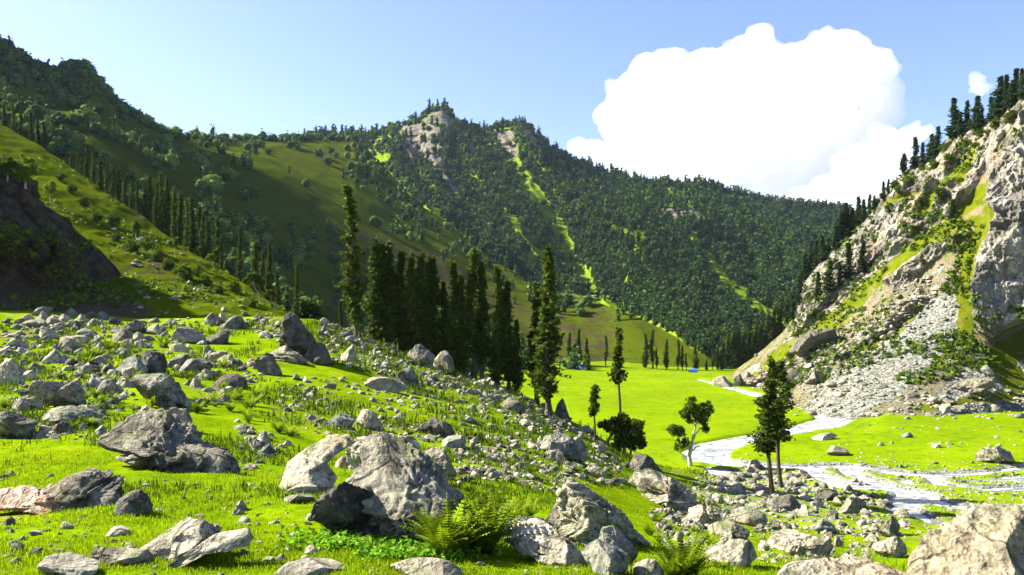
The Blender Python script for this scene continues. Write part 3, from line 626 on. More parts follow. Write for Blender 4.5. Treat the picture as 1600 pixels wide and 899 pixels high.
# (px, foot, width, height, kind, label, options)
BL = [
 (534, 732, 26, 18, 'pale', 'small round white stone on a mossy hollow behind the huge grey boulder', dict(seed=16, sub=4, planes=4, rough=.04)),
 (466, 772, 52, 14, 'pale', 'upper thin flat stone at the foot of the split pale slab', dict(dep=1.)),
 (462, 787, 48, 12, 'pale', 'lower thin flat stone at the foot of the split pale slab', dict(dep=1.)),
 (268, 672, 60, 34, 'pale', 'pale crumbly rock behind the top of the big pitted boulder', dict(seed=23, sub=4, rough=.15)),
 (195, 806, 60, 40, 'dark', 'dark wedge of rock against the right end of the layered grey outcrop', dict(seed=25, sub=5, tilt=.5, planes=8)),
 (180, 884, 100, 24, 'grey', 'low grey rock beside the left tip of the smooth pale slab', dict(seed=29, sub=5, dep=.6)),
 (90, 902, 110, 26, 'pale', 'flat pale rock half buried at the bottom edge left of the finger shaped slab', dict(seed=30, sub=5, dep=.6)),
 (478, 903, 110, 22, 'pale', 'flat pale stone half buried in bright grass at the bottom edge', dict(seed=31, sub=5, planes=6, rough=.05)),
 (662, 908, 120, 24, 'pale', 'low rounded stone at the bottom edge below the fern clump', dict(seed=32, sub=5, planes=6, rough=.05)),
 (486, 868, 24, 14, 'pale', 'small lone pale stone in the grass left of the huge grey boulder', dict()),
 (10, 822, 22, 14, 'dark', 'small brown stone at the left picture edge below the rust stained slab', dict()),
 (180, 838, 40, 12, 'pale', 'small flat stone between the rust stained slab and the smooth pale slab', dict()),
 (200, 586, 48, 28, 'blue', 'grey slab leaning on the left of the black blocky boulder', dict(seed=43, sub=4)),
 (90, 664, 80, 28, 'blue', 'low greenish boulder under the square cut boulder', dict(seed=45, sub=5, planes=8)),
 (10, 602, 42, 42, 'pale', 'streaked pale boulder at the left edge above the heavy edge boulder', dict(seed=47, sub=5, strata=.1)),
 (440, 566, 70, 26, 'grey', 'broken grey ledge at the foot of the dark pointed crag', dict(seed=50, sub=5, strata=.1)),
 (492, 570, 50, 34, 'dark', 'dark tumbled block right of the dark pointed crag', dict(seed=51, sub=4)),
 (288, 536, 56, 26, 'pale', 'pale domed rock on yellowish grass near the shaded slope', dict(seed=52, sub=5, short='pale domed rock')),
 (334, 538, 46, 22, 'dark', 'dark low rock touching the pale domed rock', dict(seed=53, sub=4)),
 (204, 520, 34, 20, 'grey', 'small split rock where the shaded slope meets the grass', dict(seed=54, sub=4, short='small split rock')),
 (62, 494, 28, 16, 'blue', 'leftmost bluish white rock in the shade at the slope foot', dict()),
 (108, 492, 20, 10, 'blue', 'flat bluish white rock in the shade, second along the slope foot', dict()),
 (134, 496, 26, 10, 'blue', 'low bluish white rock in the shade, third along the slope foot', dict()),
 (158, 500, 16, 14, 'blue', 'rightmost bluish white rock in the shade at the slope foot', dict()),
 (272, 574, 40, 20, 'grey', 'grey rock lying right of the top of the black blocky boulder', dict()),
 (300, 582, 50, 22, 'grey', 'creased grey rock between the black blocky boulder and the roof shaped rock', dict(seed=55, sub=4)),
 (350, 610, 64, 26, 'dark', 'broken row of dark rock below the roof shaped rock', dict(seed=56, sub=4)),
 (575, 672, 46, 32, 'pale', 'squared tan block in the grass above the pale crag', dict(seed=57, sub=5, planes=7, cut=(.35, .65), short='squared tan block')),
 (528, 670, 46, 22, 'blue', 'bluish flat rock touching the left of the squared tan block', dict(seed=58, sub=4)),
 (672, 680, 36, 28, 'dark', 'left one of two rounded dark blocks behind the leaning grey rock', dict(seed=59, sub=4)),
 (690, 684, 40, 28, 'dark', 'right one of two rounded dark blocks behind the leaning grey rock', dict(seed=60, sub=4, short='pair of dark blocks')),
 (706, 700, 42, 18, 'blue', 'bluish flat rock right below the pair of dark blocks', dict()),
 (652, 566, 52, 28, 'grey', 'flat topped crest slab under the middle firs', dict(seed=61, sub=5, short='crest slab')),
 (692, 580, 34, 32, 'grey', 'squat grey rock beside the crest slab under the firs', dict(seed=62, sub=4)),
 (634, 602, 36, 28, 'grey', 'humped rock with a dark right flank below the crest slab', dict(seed=63, sub=4)),
 (600, 612, 70, 22, 'pale', 'long pale rock spread in the grass below the crest slab', dict()),
 (540, 566, 26, 28, 'pale', 'upright pale stone on the rubble right of the dark pointed crag', dict(tilt=.2)),
 (800, 642, 46, 20, 'dark', 'dark rounded rock on the crest left of the last two firs', dict(seed=64, sub=4, short='dark crest rock')),
 (878, 655, 26, 32, 'dark', 'dark round boulder on the crest touching the rightmost tall fir', dict(seed=65, sub=4, short='crest boulder by the fir')),
 (880, 822, 50, 40, 'grey', 'grey shoulder rock against the left of the rough crusted boulder', dict(seed=72, sub=5)),
 (782, 842, 58, 34, 'pale', 'cream rock between the fern clump and the rounded cream boulder', dict(seed=74, sub=5, planes=7, rough=.06)),
 (942, 902, 80, 46, 'blue', 'pale bluish slab at the bottom left of the greenish speckled rock', dict(seed=77, sub=5, planes=7, tilt=.3)),
 (1018, 904, 54, 28, 'pale', 'pale block with a dark right face at the bottom edge', dict(seed=78, sub=4, planes=6)),
 (902, 722, 34, 38, 'grey', 'narrow grey rock on the right of the streaked grey boulder', dict(seed=82, sub=4)),
 (1012, 748, 66, 34, 'dark', 'dark ridge rock on the crest beyond the big layered outcrop', dict(seed=83, sub=5, tilt=.3, short='dark ridge rock')),
 (925, 745, 46, 20, 'pale', 'flat pale rock below the bushy tree', dict()),
 (1230, 798, 54, 22, 'dark', 'dark broken rock at the foot of the two pines by the river', dict(seed=84, sub=4, short='dark rock by the pines')),
 (1294, 782, 40, 16, 'dark', 'dark low rock on the gravel right of the two pines', dict(seed=85, sub=4)),
 (1327, 804, 36, 24, 'grey', 'rounded grey rock with a dark base on the river gravel', dict(seed=86, sub=4, short='rounded gravel rock')),
 (1397, 840, 38, 34, 'grey', 'upright grey boulder standing above the bright river grass', dict(seed=87, sub=5, short='upright grey boulder')),
 (1403, 872, 58, 30, 'pale', 'pale pitted boulder in front of the upright grey boulder', dict(seed=88, sub=5)),
 (1150, 888, 90, 40, 'pale', 'sloping pale slab left of the wide white slab', dict(seed=90, sub=5, tilt=.2, short='sloping pale slab')),
 (1146, 844, 66, 26, 'grey', 'low craggy rock above the sloping pale slab', dict(seed=91, sub=5)),
 (1172, 822, 60, 26, 'grey', 'craggy rock between the pale ribbed boulder and the two pines', dict(seed=92, sub=4)),
 (1292, 834, 38, 20, 'blue', 'greenish round rock above the wide white slab', dict()),
 (1120, 868, 44, 12, 'pale', 'flat slab with a dark right end below the pale ribbed boulder', dict()),
 (1062, 846, 20, 14, 'pale', 'small pointed pale stone right of the rough crusted boulder', dict()),
 (1088, 862, 34, 16, 'dark', 'small dark topped stone left of the sloping pale slab', dict()),
 (1294, 688, 44, 10, 'pale', 'flat tan slab on the meadow inside the river bend', dict(dep=.6, short='flat tan slab')),
 (1312, 712, 40, 14, 'pale', 'cluster forming pale rock below the flat tan slab', dict()),
 (1420, 684, 18, 8, 'blue', 'small blue grey stone on the far meadow right of the river', dict()),
 (1466, 700, 16, 7, 'pale', 'small pale stone on the meadow left of the grass capped boulder', dict()),
 (1546, 590, 22, 20, 'pale', 'upper pale block behind the overhanging scree boulder', dict()),
 (1480, 645, 20, 14, 'pale', 'bright small block at the foot of the scree', dict()),
 (1240, 598, 40, 22, 'dark', 'rounded rock stacked below the massive cliff boulder', dict()),
 (1280, 600, 30, 20, 'grey', 'squat rock lying right below the massive cliff boulder', dict()),
 (1132, 606, 34, 18, 'pale', 'leftmost pale rock where the river leaves the gorge', dict(short='pale rock at the gorge')),
 (1156, 604, 20, 20, 'dark', 'brown cube like rock beside the river at the gorge', dict()),
]
OUT = [
 ([(545, 840), (532, 790), (537, 752), (563, 724), (554, 707), (568, 682), (601, 682), (633, 696), (664, 714), (694, 738), (699, 761), (727, 777), (722, 801), (700, 835), (680, 858), (600, 858)], 850, 'grey', 'largest grey boulder, rough domed and lichen spotted, beside the tall fern clump', 'huge grey boulder', dict(seed=11, planes=12, rough=.17, fine=.08, lean=-.6, dep=.7)),
 ([(486, 808), (492, 784), (512, 763), (545, 745), (585, 765), (606, 800), (600, 852), (560, 842), (515, 828)], 846, 'dark', 'dark angular block jutting out low from the left flank of the huge grey boulder', 'dark jutting block', dict(seed=12, planes=9, rough=.14, fine=.05, lean=.45, dep=.6, cut=(.3, .7))),
 ([(440, 770), (445, 725), (470, 705), (500, 690), (530, 688), (545, 700), (520, 712), (505, 730), (530, 755), (520, 772)], 770, 'pale', 'broad pale slab left of the huge grey boulder, split by a mossy hollow', 'split pale slab', dict(seed=14, planes=7, rough=.1, dep=.9, lean=-.8)),
 ([(545, 745), (540, 705), (555, 685), (590, 678), (640, 682), (660, 700), (640, 740)], 745, 'pale', 'pale rough crag rising behind the left shoulder of the huge grey boulder', 'pale crag', dict(seed=13, rough=.2, fine=.06, dep=.6, lean=-.4)),
 ([(656, 742), (658, 708), (672, 699), (695, 700), (702, 718), (716, 742), (700, 750)], 748, 'grey', 'leaning grey rock with a dark right face behind the huge grey boulder', 'leaning grey rock', dict(seed=17, planes=8, cut=(.3, .7), lean=-.2)),
 ([(152, 690), (172, 672), (190, 652), (225, 640), (250, 643), (262, 660), (290, 668), (310, 690), (330, 700), (355, 705), (380, 712), (390, 735), (385, 750), (350, 748), (300, 738), (250, 732), (210, 715), (190, 705)], 738, 'grey', 'big rugged pitted grey boulder with black hollows, sloping down to the right', 'big pitted boulder', dict(seed=21, planes=10, rough=.3, fine=.12, dep=.5, lean=-.8)),
 ([(68, 768), (90, 748), (120, 738), (150, 742), (178, 752), (185, 765), (205, 790), (222, 806), (195, 800), (160, 790), (110, 790)], 795, 'grey', 'layered grey outcrop with a shadowed right end in the grass', 'layered grey outcrop', dict(seed=24, strata=.22, planes=9, dep=.5, lean=-.8)),
 ([(-20, 770), (20, 763), (70, 766), (110, 775), (150, 800), (120, 806), (60, 795), (0, 797), (-20, 797)], 803, 'rust', 'long low slab stained rusty orange at the picture edge', 'rust stained slab', dict(seed=26, strata=.16, planes=8, dep=.4, lean=-.8)),
 ([(212, 862), (240, 842), (280, 815), (315, 812), (345, 828), (330, 848), (290, 870), (245, 878)], 876, 'pale', 'smooth pale slab lying in front of the layered grey outcrop', 'smooth pale slab', dict(seed=27, planes=7, rough=.06, dep=.6, lean=-.9)),
 ([(250, 888), (285, 868), (330, 838), (385, 828), (394, 842), (388, 855), (330, 862), (300, 875), (265, 895)], 890, 'pale', 'long finger shaped pale slab with a dark rounded end', 'finger shaped slab', dict(seed=28, planes=7, rough=.06, dep=.3, lean=-.5)),
 ([(208, 592), (215, 585), (250, 584), (262, 590), (280, 615), (298, 638), (255, 636), (225, 622)], 637, 'grey', 'wedge shaped boulder lit on its left and black on its sloping right side', 'wedge shaped boulder', dict(seed=41, planes=8, cut=(.3, .7), dep=.7)),
 ([(214, 580), (218, 552), (230, 547), (256, 552), (260, 572), (252, 588)], 587, 'dark', 'black blocky boulder just above the wedge shaped boulder', 'black blocky boulder', dict(seed=42, planes=7, cut=(.35, .6), lean=.3)),
 ([(58, 605), (70, 592), (100, 596), (118, 590), (136, 612), (140, 634), (110, 638), (78, 630)], 638, 'grey', 'square cut grey boulder with a deep black right side', 'square cut boulder', dict(seed=44, planes=7, cut=(.35, .65))),
 ([(-20, 645), (20, 641), (45, 655), (60, 660), (58, 684), (20, 686), (-20, 680)], 686, 'grey', 'heavy grey boulder cut by the left picture edge above the smooth grass', 'heavy edge boulder', dict(seed=46, planes=8, lean=.1)),
 ([(396, 572), (403, 557), (420, 551), (430, 553), (438, 575), (442, 587), (415, 584)], 586, 'grey', 'roof shaped grey rock alone on smooth grass casting a shadow', 'roof shaped rock', dict(seed=48, planes=7, cut=(.3, .65))),
 ([(432, 558), (436, 535), (443, 510), (448, 492), (456, 487), (468, 495), (482, 510), (494, 540), (505, 562), (470, 570)], 562, 'dark', 'tall dark pointed crag on the crest left of the tall firs', 'dark pointed crag', dict(seed=49, planes=9, cut=(.3, .7), rough=.2, lean=.12, dep=.7)),
 ([(862, 840), (870, 800), (868, 770), (885, 755), (910, 757), (940, 778), (975, 800), (1000, 835), (1028, 860), (980, 858), (920, 868), (880, 850)], 858, 'lich', 'rough crusted boulder in the lower middle, sloping off to a dark right side', 'rough crusted boulder', dict(seed=71, planes=8, rough=.26, fine=.10, dep=.6, cut=(.35, .75))),
 ([(788, 850), (800, 828), (840, 820), (880, 832), (910, 855), (932, 888), (900, 884), (860, 872), (810, 868)], 884, 'pale', 'smooth rounded cream boulder right of the fern clump', 'rounded cream boulder', dict(seed=73, planes=7, rough=.07, cut=(.5, .8), lean=-.2)),
 ([(800, 820), (806, 806), (840, 808), (880, 830), (900, 845), (860, 842)], 843, 'blue', 'grey blue sloping rock behind the rounded cream boulder', None, dict(seed=75)),
 ([(935, 842), (940, 825), (960, 822), (980, 842), (1000, 868), (990, 885), (960, 878)], 884, 'lich', 'greenish speckled rock in front of the rough crusted boulder', 'greenish speckled rock', dict(seed=76, planes=9, rough=.1)),
 ([(986, 755), (992, 742), (1020, 737), (1060, 752), (1090, 772), (1095, 785), (1075, 798), (1040, 790), (1005, 778)], 797, 'grey', 'big layered outcrop with cracked pale ledges above the rough crusted boulder', 'big layered outcrop', dict(seed=79, strata=.26, planes=8, rough=.14, dep=.7, lean=-.3)),
 ([(1072, 812), (1078, 795), (1100, 787), (1122, 797), (1130, 820), (1100, 822)], 822, 'pale', 'pale ribbed boulder right below the big layered outcrop', 'pale ribbed boulder', dict(seed=80, strata=.08)),
 ([(843, 700), (850, 682), (872, 677), (892, 682), (905, 705), (905, 718), (870, 712)], 716, 'blue', 'streaked grey boulder on the slope left of the bare trunked tree', 'streaked grey boulder', dict(seed=81, planes=7, lean=-.4)),
 ([(1200, 858), (1215, 838), (1250, 835), (1290, 833), (1298, 850), (1292, 872), (1240, 868)], 871, 'pale', 'wide white slab with a flat top and grass at its foot', 'wide white slab', dict(seed=89, planes=8, rough=.16, lean=-.3)),
 ([(1412, 898), (1430, 872), (1480, 840), (1530, 818), (1585, 796), (1640, 790), (1700, 830), (1700, 980), (1420, 960)], 960, 'pale', 'huge sunlit cream boulder filling the bottom right corner', 'huge cream boulder', dict(seed=95, planes=9, rough=.08, dep=.6, cut=(.45, .8), lean=-.6, D=7.2)),
 ([(1212, 902), (1240, 886), (1300, 878), (1370, 880), (1425, 895), (1440, 930), (1220, 930)], 925, 'pale', 'long low cream slab along the bottom edge beside the huge cream boulder', 'long cream slab', dict(seed=96, planes=8, rough=.07, dep=.5, lean=-.8, D=7.8)),
 ([(1529, 712), (1535, 698), (1560, 696), (1580, 706), (1583, 720), (1550, 726), (1532, 724)], 726, 'grey', 'grass capped boulder with a dark right face on the river meadow', 'grass capped boulder', dict(seed=97, planes=8)),
 ([(1478, 608), (1495, 598), (1520, 590), (1545, 588), (1550, 602), (1536, 620), (1500, 622)], 622, 'grey', 'overhanging boulder with a black underside on the scree', 'overhanging scree boulder', dict(seed=98, planes=8, lean=.7, dep=.7)),
 ([(1234, 552), (1245, 530), (1265, 515), (1298, 512), (1303, 530), (1290, 552), (1262, 562)], 562, 'dark', 'massive dark grey boulder stuck in the cliff above the river', 'massive cliff boulder', dict(seed=99, planes=10, lean=.35, dep=.6)),
]
BL0 = BL; BL = []
for out, b, kd, lab, sh_, kw in OUT:
    outlined(out, b, kd, lab, sh_, **kw); xs = [p[0] for p in out]; ys = [p[1] for p in out]
    BL.append(((min(xs) + max(xs)) / 2, max(ys), max(xs) - min(xs), max(ys) - min(ys)))
for px, b, w_, h, kd, lab, kw in BL0: boulder(px, b, w_, h, kd, lab, **kw)
BL = BL + [t[:4] for t in BL0]
crag = outlined([(-330, 20), (-240, 60), (-140, 170), (-60, 258), (22, 275), (48, 300), (60, 335), (88, 352), (100, 380), (132, 398), (150, 440), (185, 480), (110, 505), (-330, 510)], 470, 'brown', None, None, dep=.62, seed=201, D=124, name='cliff', cat=None, planes=10, rough=.34, fine=.13, strata=.1)  # unseen left part raised so its shadow reaches farther over the bank
crag.data.transform(Matrix.Translation(crag.location)); crag.location = (0, 0, 0)
n_ = len(crag.data.vertices); co = np.empty(n_ * 3, np.float32); crag.data.vertices.foreach_get('co', co); co = co.reshape(-1, 3).astype(float)
nr = np.empty(n_ * 3, np.float32); crag.data.vertices.foreach_get('normal', nr); nr = nr.reshape(-1, 3)
co += nr * (1.5 * fbm(co * np.array([.16, .16, .05]), 5, 205, g=.6, ridged=True) + .5 * fbm(co * .5, 4, 206, ridged=True))[:, None]
crag.data.vertices.foreach_set('co', co.astype(np.float32).ravel()); crag.data.update()

crag['kind'] = 'structure'; TERR['X'] = crag

# the many smaller rocks: the largest ones as things, the rest as loose rubble
ZONES = [([(0, 500), (250, 500), (400, 505), (300, 545), (430, 575), (330, 640), (460, 700), (390, 740), (300, 680), (60, 690), (0, 690)], .72, (4, 34)),
         ([(360, 500), (520, 492), (640, 545), (760, 590), (900, 660), (960, 705), (850, 690), (740, 620), (600, 590), (480, 560)], 1.7, (4, 18)),
         ([(430, 590), (640, 590), (780, 640), (900, 740), (700, 760), (560, 690), (440, 680)], .55, (4, 18)),
         ([(650, 680), (900, 690), (1040, 745), (1110, 830), (950, 790), (820, 760), (700, 740)], .9, (5, 22)),
         ([(1060, 745), (1180, 725), (1330, 760), (1420, 800), (1420, 870), (1300, 880), (1050, 880), (1010, 800)], 1.1, (4, 22)),
         ([(1250, 720), (1640, 720), (1640, 800), (1440, 800), (1330, 770)], .35, (3, 10)), ([(1250, 640), (1620, 640), (1620, 710), (1300, 720)], .12, (3, 10)),
         ([(1130, 595), (1235, 560), (1330, 590), (1420, 620), (1600, 600), (1620, 655), (1240, 650), (1180, 612)], .55, (3.5, 18)),
         ([(1290, 590), (1260, 540), (1360, 480), (1450, 430), (1480, 460), (1360, 560)], .9, (4, 15)),
         ([(0, 740), (520, 760), (520, 899), (0, 899)], .12, (5, 22)), ([(160, 330), (300, 400), (440, 500), (200, 500)], .22, (3, 12)), ([(560, 860), (1100, 860), (1100, 899), (560, 899)], .2, (5, 16))]
SMALL = []
def placed_clear(px, py):
    for X, b, w_, h, *_ in BL:
        if abs(px - X) < w_ * .42 and b - h * .95 < py < b - 3: return False
    return True
for poly, dens, (s0, s1) in ZONES:
    xs = [p[0] for p in poly]; ys = [p[1] for p in poly]
    area = abs(sum(poly[i - 1][0] * poly[i][1] - poly[i][0] * poly[i - 1][1] for i in range(len(poly)))) / 2
    n = int(area * dens * .036); k = 0
    while k < n:
        x, y = rng.uniform(min(xs), max(xs)), rng.uniform(min(ys), max(ys))
        if sdpoly(np.array(x), np.array(y), poly) < 0: continue
        k += 1
        s = s0 * (s1 / s0) ** (rng.random() ** 2.2)
        if not placed_clear(x, y): continue
        q = hit(x, y, 'GVCF')
        if q is None or (q[2] == 'V' and q[0].z < -25.35): continue
        SMALL.append((s * rng.uniform(.8, 1.3), x, y, q[0], q[1]))
SMALL.sort(key=lambda t: -t[0])
N_IND = 300 - len(BL)
ORD = ['', 'second ', 'third ', 'fourth ', 'fifth ', 'sixth ', 'seventh ', 'eighth ', 'ninth ', 'tenth ', 'eleventh ', 'twelfth ', 'thirteenth ', 'fourteenth ', 'fifteenth ']
def num(i): return ORD[i] if i < len(ORD) else f'{i + 1}th '
KN = {'grey': 'grey', 'pale': 'pale', 'dark': 'dark', 'blue': 'bluish', 'lich': 'lichened'}
ind = []
for s, x, y, p, n in SMALL[:N_IND]:
    kd = rng.choice(['grey', 'pale', 'dark', 'blue', 'lich'], p=[.28, .50, .08, .06, .08]) if x < 1000 else rng.choice(['grey', 'pale', 'dark', 'blue', 'lich'], p=[.3, .5, .06, .1, .04])
    lx, ly, sh = min(LANDMARK, key=lambda L: math.hypot(L[0] - x, (L[1] - y) * 1.3))
    dx, dy = x - lx, y - ly
    side_ = ('right of' if dx > 0 else 'left of') if abs(dx) > abs(dy) else ('in front of' if dy > 0 else 'behind')
    ind.append([s, x, y, p, kd, KN[kd], side_, sh, math.hypot(dx, dy)])
byk = {}
for t in sorted(ind, key=lambda t: t[8]): byk.setdefault((t[5], t[6], t[7]), []).append(t)
for (kn, sd_, sh), L in byk.items():
    for i, (s, x, y, p, kd, *_r) in enumerate(L):
        asp = rng.uniform(.28, .68)
        lab = f'{num(i)}nearest {kn} rock {sd_} the {sh}' if len(L) > 1 else f'{kn} rock {sd_} the {sh}'
        boulder(x, y, s, s * asp, kd, lab, dep=rng.uniform(.6, 1.), rot=rng.uniform(0, 6.28), tilt=rng.normal(0, .18), sink=.32, group='smaller rocks strewn over the slope', cat='rock', name='rock')
def rubble(name, items, lab, matn, sub=2, protos=10):
    P = [rock_shape(300 + i, sub, 8, .1, cut=(.3, .75)) for i in range(protos)]; A = Acc()
    for s, p, tone in items:
        V, Fc = P[rng.integers(protos)]; a = rng.uniform(0, 6.28); c, s_ = math.cos(a), math.sin(a)
        V = V * np.array([s, s * rng.uniform(.6, 1), s * rng.uniform(.28, .65)]); V = np.stack([V[:, 0] * c - V[:, 1] * s_, V[:, 0] * s_ + V[:, 1] * c, V[:, 2] - .2 * s * .5], 1)
        A.add(V + np.array(p), Fc, tone)
    V, Fc, T = A.out(); o = mk(name, V, Fc, matn, {'tone': T}); return tag(o, lab, kind='stuff')
rubble('rubble', [(s * p.y / F, p, rng.uniform(.0, 1)) for s, x, y, p, n in SMALL[N_IND:] if s > 4.5], 'grey rock rubble strewn over the grass', ROCK['pale'], 2)
rubble('rubble', [(s * p.y / F, p, rng.uniform(.4, 1)) for s, x, y, p, n in SMALL[N_IND:] if s <= 4.5], 'pale stones scattered over the grass', ROCK['pale'], 1)
# scree and pebbles
it = []
while len(it) < 12000:
    x, y = rng.uniform(1180, 1610), rng.uniform(400, 660)
    q = hit(x, y, 'F')
    if q is None: continue
    if y < 560 and sdpoly(np.array(x), np.array(y), F_SCREE[0]) < -25 and rng.random() < .6: continue
    g = max(wd - float(pdist(np.array(x), np.array(y), ln)) for ln, wd in F_GRASS)
    if (g > -1 and rng.random() < .93) or float(sdpoly(np.array(x), np.array(y), NEARCL)) > -2: continue
    it.append((rng.uniform(.8, 2.7) * (1 + 2.2 * (rng.random() < .05)) * q[0].y / F, q[0], rng.uniform(.1, .95)))
rubble('scree', it, 'grey scree covering the valley side', ROCK['scree'], 1)
it = []
for _ in range(4200):
    x, y = rng.uniform(1060, 1640), rng.uniform(690, 835)
    if sdpoly(np.array(x), np.array(y), BRAID) < -8: continue
    q = hit(x, y, 'GV')
    if q is None: continue
    m_ = 1.2 if q[0].z > -25.2 and rng.random() < .75 else 0
    if m_ and y < 740: continue
    it.append((rng.uniform(1.5, 5.) * q[0].y / F, q[0], rng.uniform(.4, 1)))
rubble('gravel', it, 'pale gravel and cobbles along the braided river', ROCK['pale'], 1)
it = []
for _ in range(2600):
    x, y = rng.uniform(0, 1100), rng.uniform(560, 899)
    q = hit(x, y, 'G')
    if q is None or not placed_clear(x, y): continue
    if max(float(sdpoly(np.array(x), np.array(y), s_)) for s_ in SMOOTH) > 0 and rng.random() < .85: continue
    it.append((rng.uniform(1.5, 4.5) * q[0].y / F, q[0], rng.uniform(.3, 1)))
rubble('pebbles', it, 'small pebbles between the rocks', ROCK['grey'], 1)

# ------------------------------------------------------------------ trees
def tufts(P, size, k, r, flat=.55, up=0., tint=None):
    """k ragged triangles of about `size` round each point of P"""
    n = len(P); Q = np.repeat(P, k, 0); sz = np.repeat(np.broadcast_to(size, (n,)), k) * r.uniform(.6, 1.35, n * k)
    a = r.normal(size=(n * k, 3)); a[:, 2] *= flat; a[:, 2] += up; a /= np.linalg.norm(a, axis=1)[:, None]
    b = np.cross(a, r.normal(size=(n * k, 3))); b /= np.linalg.norm(b, axis=1)[:, None]
    c = Q + r.normal(size=Q.shape) * sz[:, None] * .35
    V = np.stack([c - b * (sz * .42)[:, None] - a * (sz * .3)[:, None], c + b * (sz * .42)[:, None] - a * (sz * .25)[:, None], c + a * (sz * .85)[:, None]], 1).reshape(-1, 3)
    t = np.repeat(r.uniform(0, 1, (n, 1)) if tint is None else tint[:, None], 3 * k, 0).reshape(-1)
    T = np.stack([t, np.repeat(r.uniform(0, 1, n * k), 3), t * 0], 1)
    return V, np.arange(len(V)).reshape(-1, 3), T
def fir_mesh(h, rad, c0, seed, prof='column', gap=.0, dens=1., lean=0.):
    r = np.random.default_rng(seed); pts, sz = [], []; step = .30
    wob = lambda t: (lean * h * t * t + .012 * h * math.sin(t * 7 + seed), .01 * h * math.cos(t * 6 + seed * 2), h * t)
    z = c0 * h
    while z < h * .995:
        t = z / h; u = min(1, max(0., (t - c0) / (1 - c0)))
        if prof == 'column': R_ = min(1, .55 + u * 2.2) * (1 - u ** 1.7) ** .85
        elif prof == 'cone': R_ = (1 - u) ** .8 * min(1, .5 + u * 5)
        elif prof == 'pine': R_ = math.sin(min(1, u * 1.25 + .15) * math.pi * .62) * (1.02 - u) ** .5
        R_ *= .80 + .34 * math.sin(z * 1.9 + seed) * math.sin(z * .83 + 2 * seed) ; R_ = max(R_, .1) * rad
        cx, cy, _ = wob(t)
        for _k in range(int(6 * dens) + 1):
            az = r.uniform(0, 6.28)
            if gap and vnoise(np.array([math.cos(az) * 1.2 + 9, math.sin(az) * 1.2 + seed, z * .45]), seed) > .5 - gap: continue
            L = R_ * r.uniform(.65, 1.2) * (1.35 if r.random() < .06 else 1)
            ns = max(2, int(L / .34))
            for q in range(ns):
                s = (q + r.random() * .8 + .2) / ns
                if s < .25 and r.random() < .6: continue
                dr = -.34 * L * s + .22 * L * s * s
                pts.append((cx + math.cos(az) * L * s, cy + math.sin(az) * L * s, z + dr + r.normal() * .08)); sz.append(.52 * (1.15 - .35 * s))
        z += step * r.uniform(.7, 1.3)
    V, Fc, T = tufts(np.array(pts), np.array(sz), 4, r, flat=.5, up=-.1)
    cm = mk('crown', V, Fc, L_fir, {'tint': T}, link=False)
    tt = np.linspace(0, .985, 14); tp = np.array([wob(t) for t in tt]); tr = h * .0135 * (1 - tt) ** .8 + .03; tr[0] *= 1.5
    A = Acc(); A.add(*tube(tp, tr, 8))
    for _k in range(int(10 + 22 * c0 * 3)):      # dead snags on the bare lower trunk
        t = r.uniform(.12, max(c0, .25) + .15); az = r.uniform(0, 6.28); b = np.array(wob(t)); L = r.uniform(.3, 1.1)
        A.add(*tube([b, b + np.array([math.cos(az), math.sin(az), -.15]) * L], [.035, .01], 3))
    V, Fc, _ = A.out(); tm = mk('trunk', V, Fc, B_fir, link=False, smooth=True)
    return h, cm, tm
def tree(proto, p, height, label, cat='fir tree', name='fir_tree', group=None, rot=None, leaf=None, wide=1., barkm=None, yaw=None):
    h, cm, tm = proto; k = height / h; r = empty(name, p); r.scale = (k * wide, k * wide, k); r.rotation_euler = (0, 0, random.uniform(0, 6.28) if rot is None else rot)
    tag(r, label, cat, group)
    for nm, me, mt in (('trunk', tm, barkm), ('crown', cm, leaf)):
        o = bpy.data.objects.new(nm, me); C.objects.link(o); o.parent = r
        if mt: o.material_slots[0].link = 'OBJECT'; o.material_slots[0].material = mt
    return r
FIRS = [fir_mesh(24, 2.1, .10, 1), fir_mesh(24, 1.9, .16, 2, gap=.12), fir_mesh(24, 2.3, .06, 3, gap=.05), fir_mesh(24, 1.7, .2, 4, gap=.15), fir_mesh(24, 2.4, .04, 5, prof='cone'), fir_mesh(24, 2.0, .12, 6, gap=.2)]
CONE = [fir_mesh(16, 2.9, .05, 11, prof='cone', dens=1.1), fir_mesh(16, 2.4, .1, 12, prof='cone', gap=.1), fir_mesh(16, 2.1, .35, 13, prof='pine', gap=.15), fir_mesh(16, 1.6, .12, 14, prof='cone')]
def stand(px, b, top, n, label, protos=FIRS, only='G', D=None, **kw):
    q = hit(px, b, only) if D is None else None
    if q is not None: p = q[0]
    else:
        D = D or 118; x = (px - 800) / F * D; z = drop(x, D); z = z if z > -100 else (HZ - b) / F * D
        p = Vector((x, D, z))
    zt = (HZ - top) / F * p.y
    return tree(protos[n], (p.x, p.y, p.z - .15), zt - p.z + .15, label, **kw)
lean_fir = fir_mesh(22, 1.75, .12, 21, gap=.33, lean=-.055)
stand(556, 528, 290, 0, 'tallest lone fir with a lumpy leaning crown, left of the dense fir stand', [lean_fir], rot=0, wide=1.25)
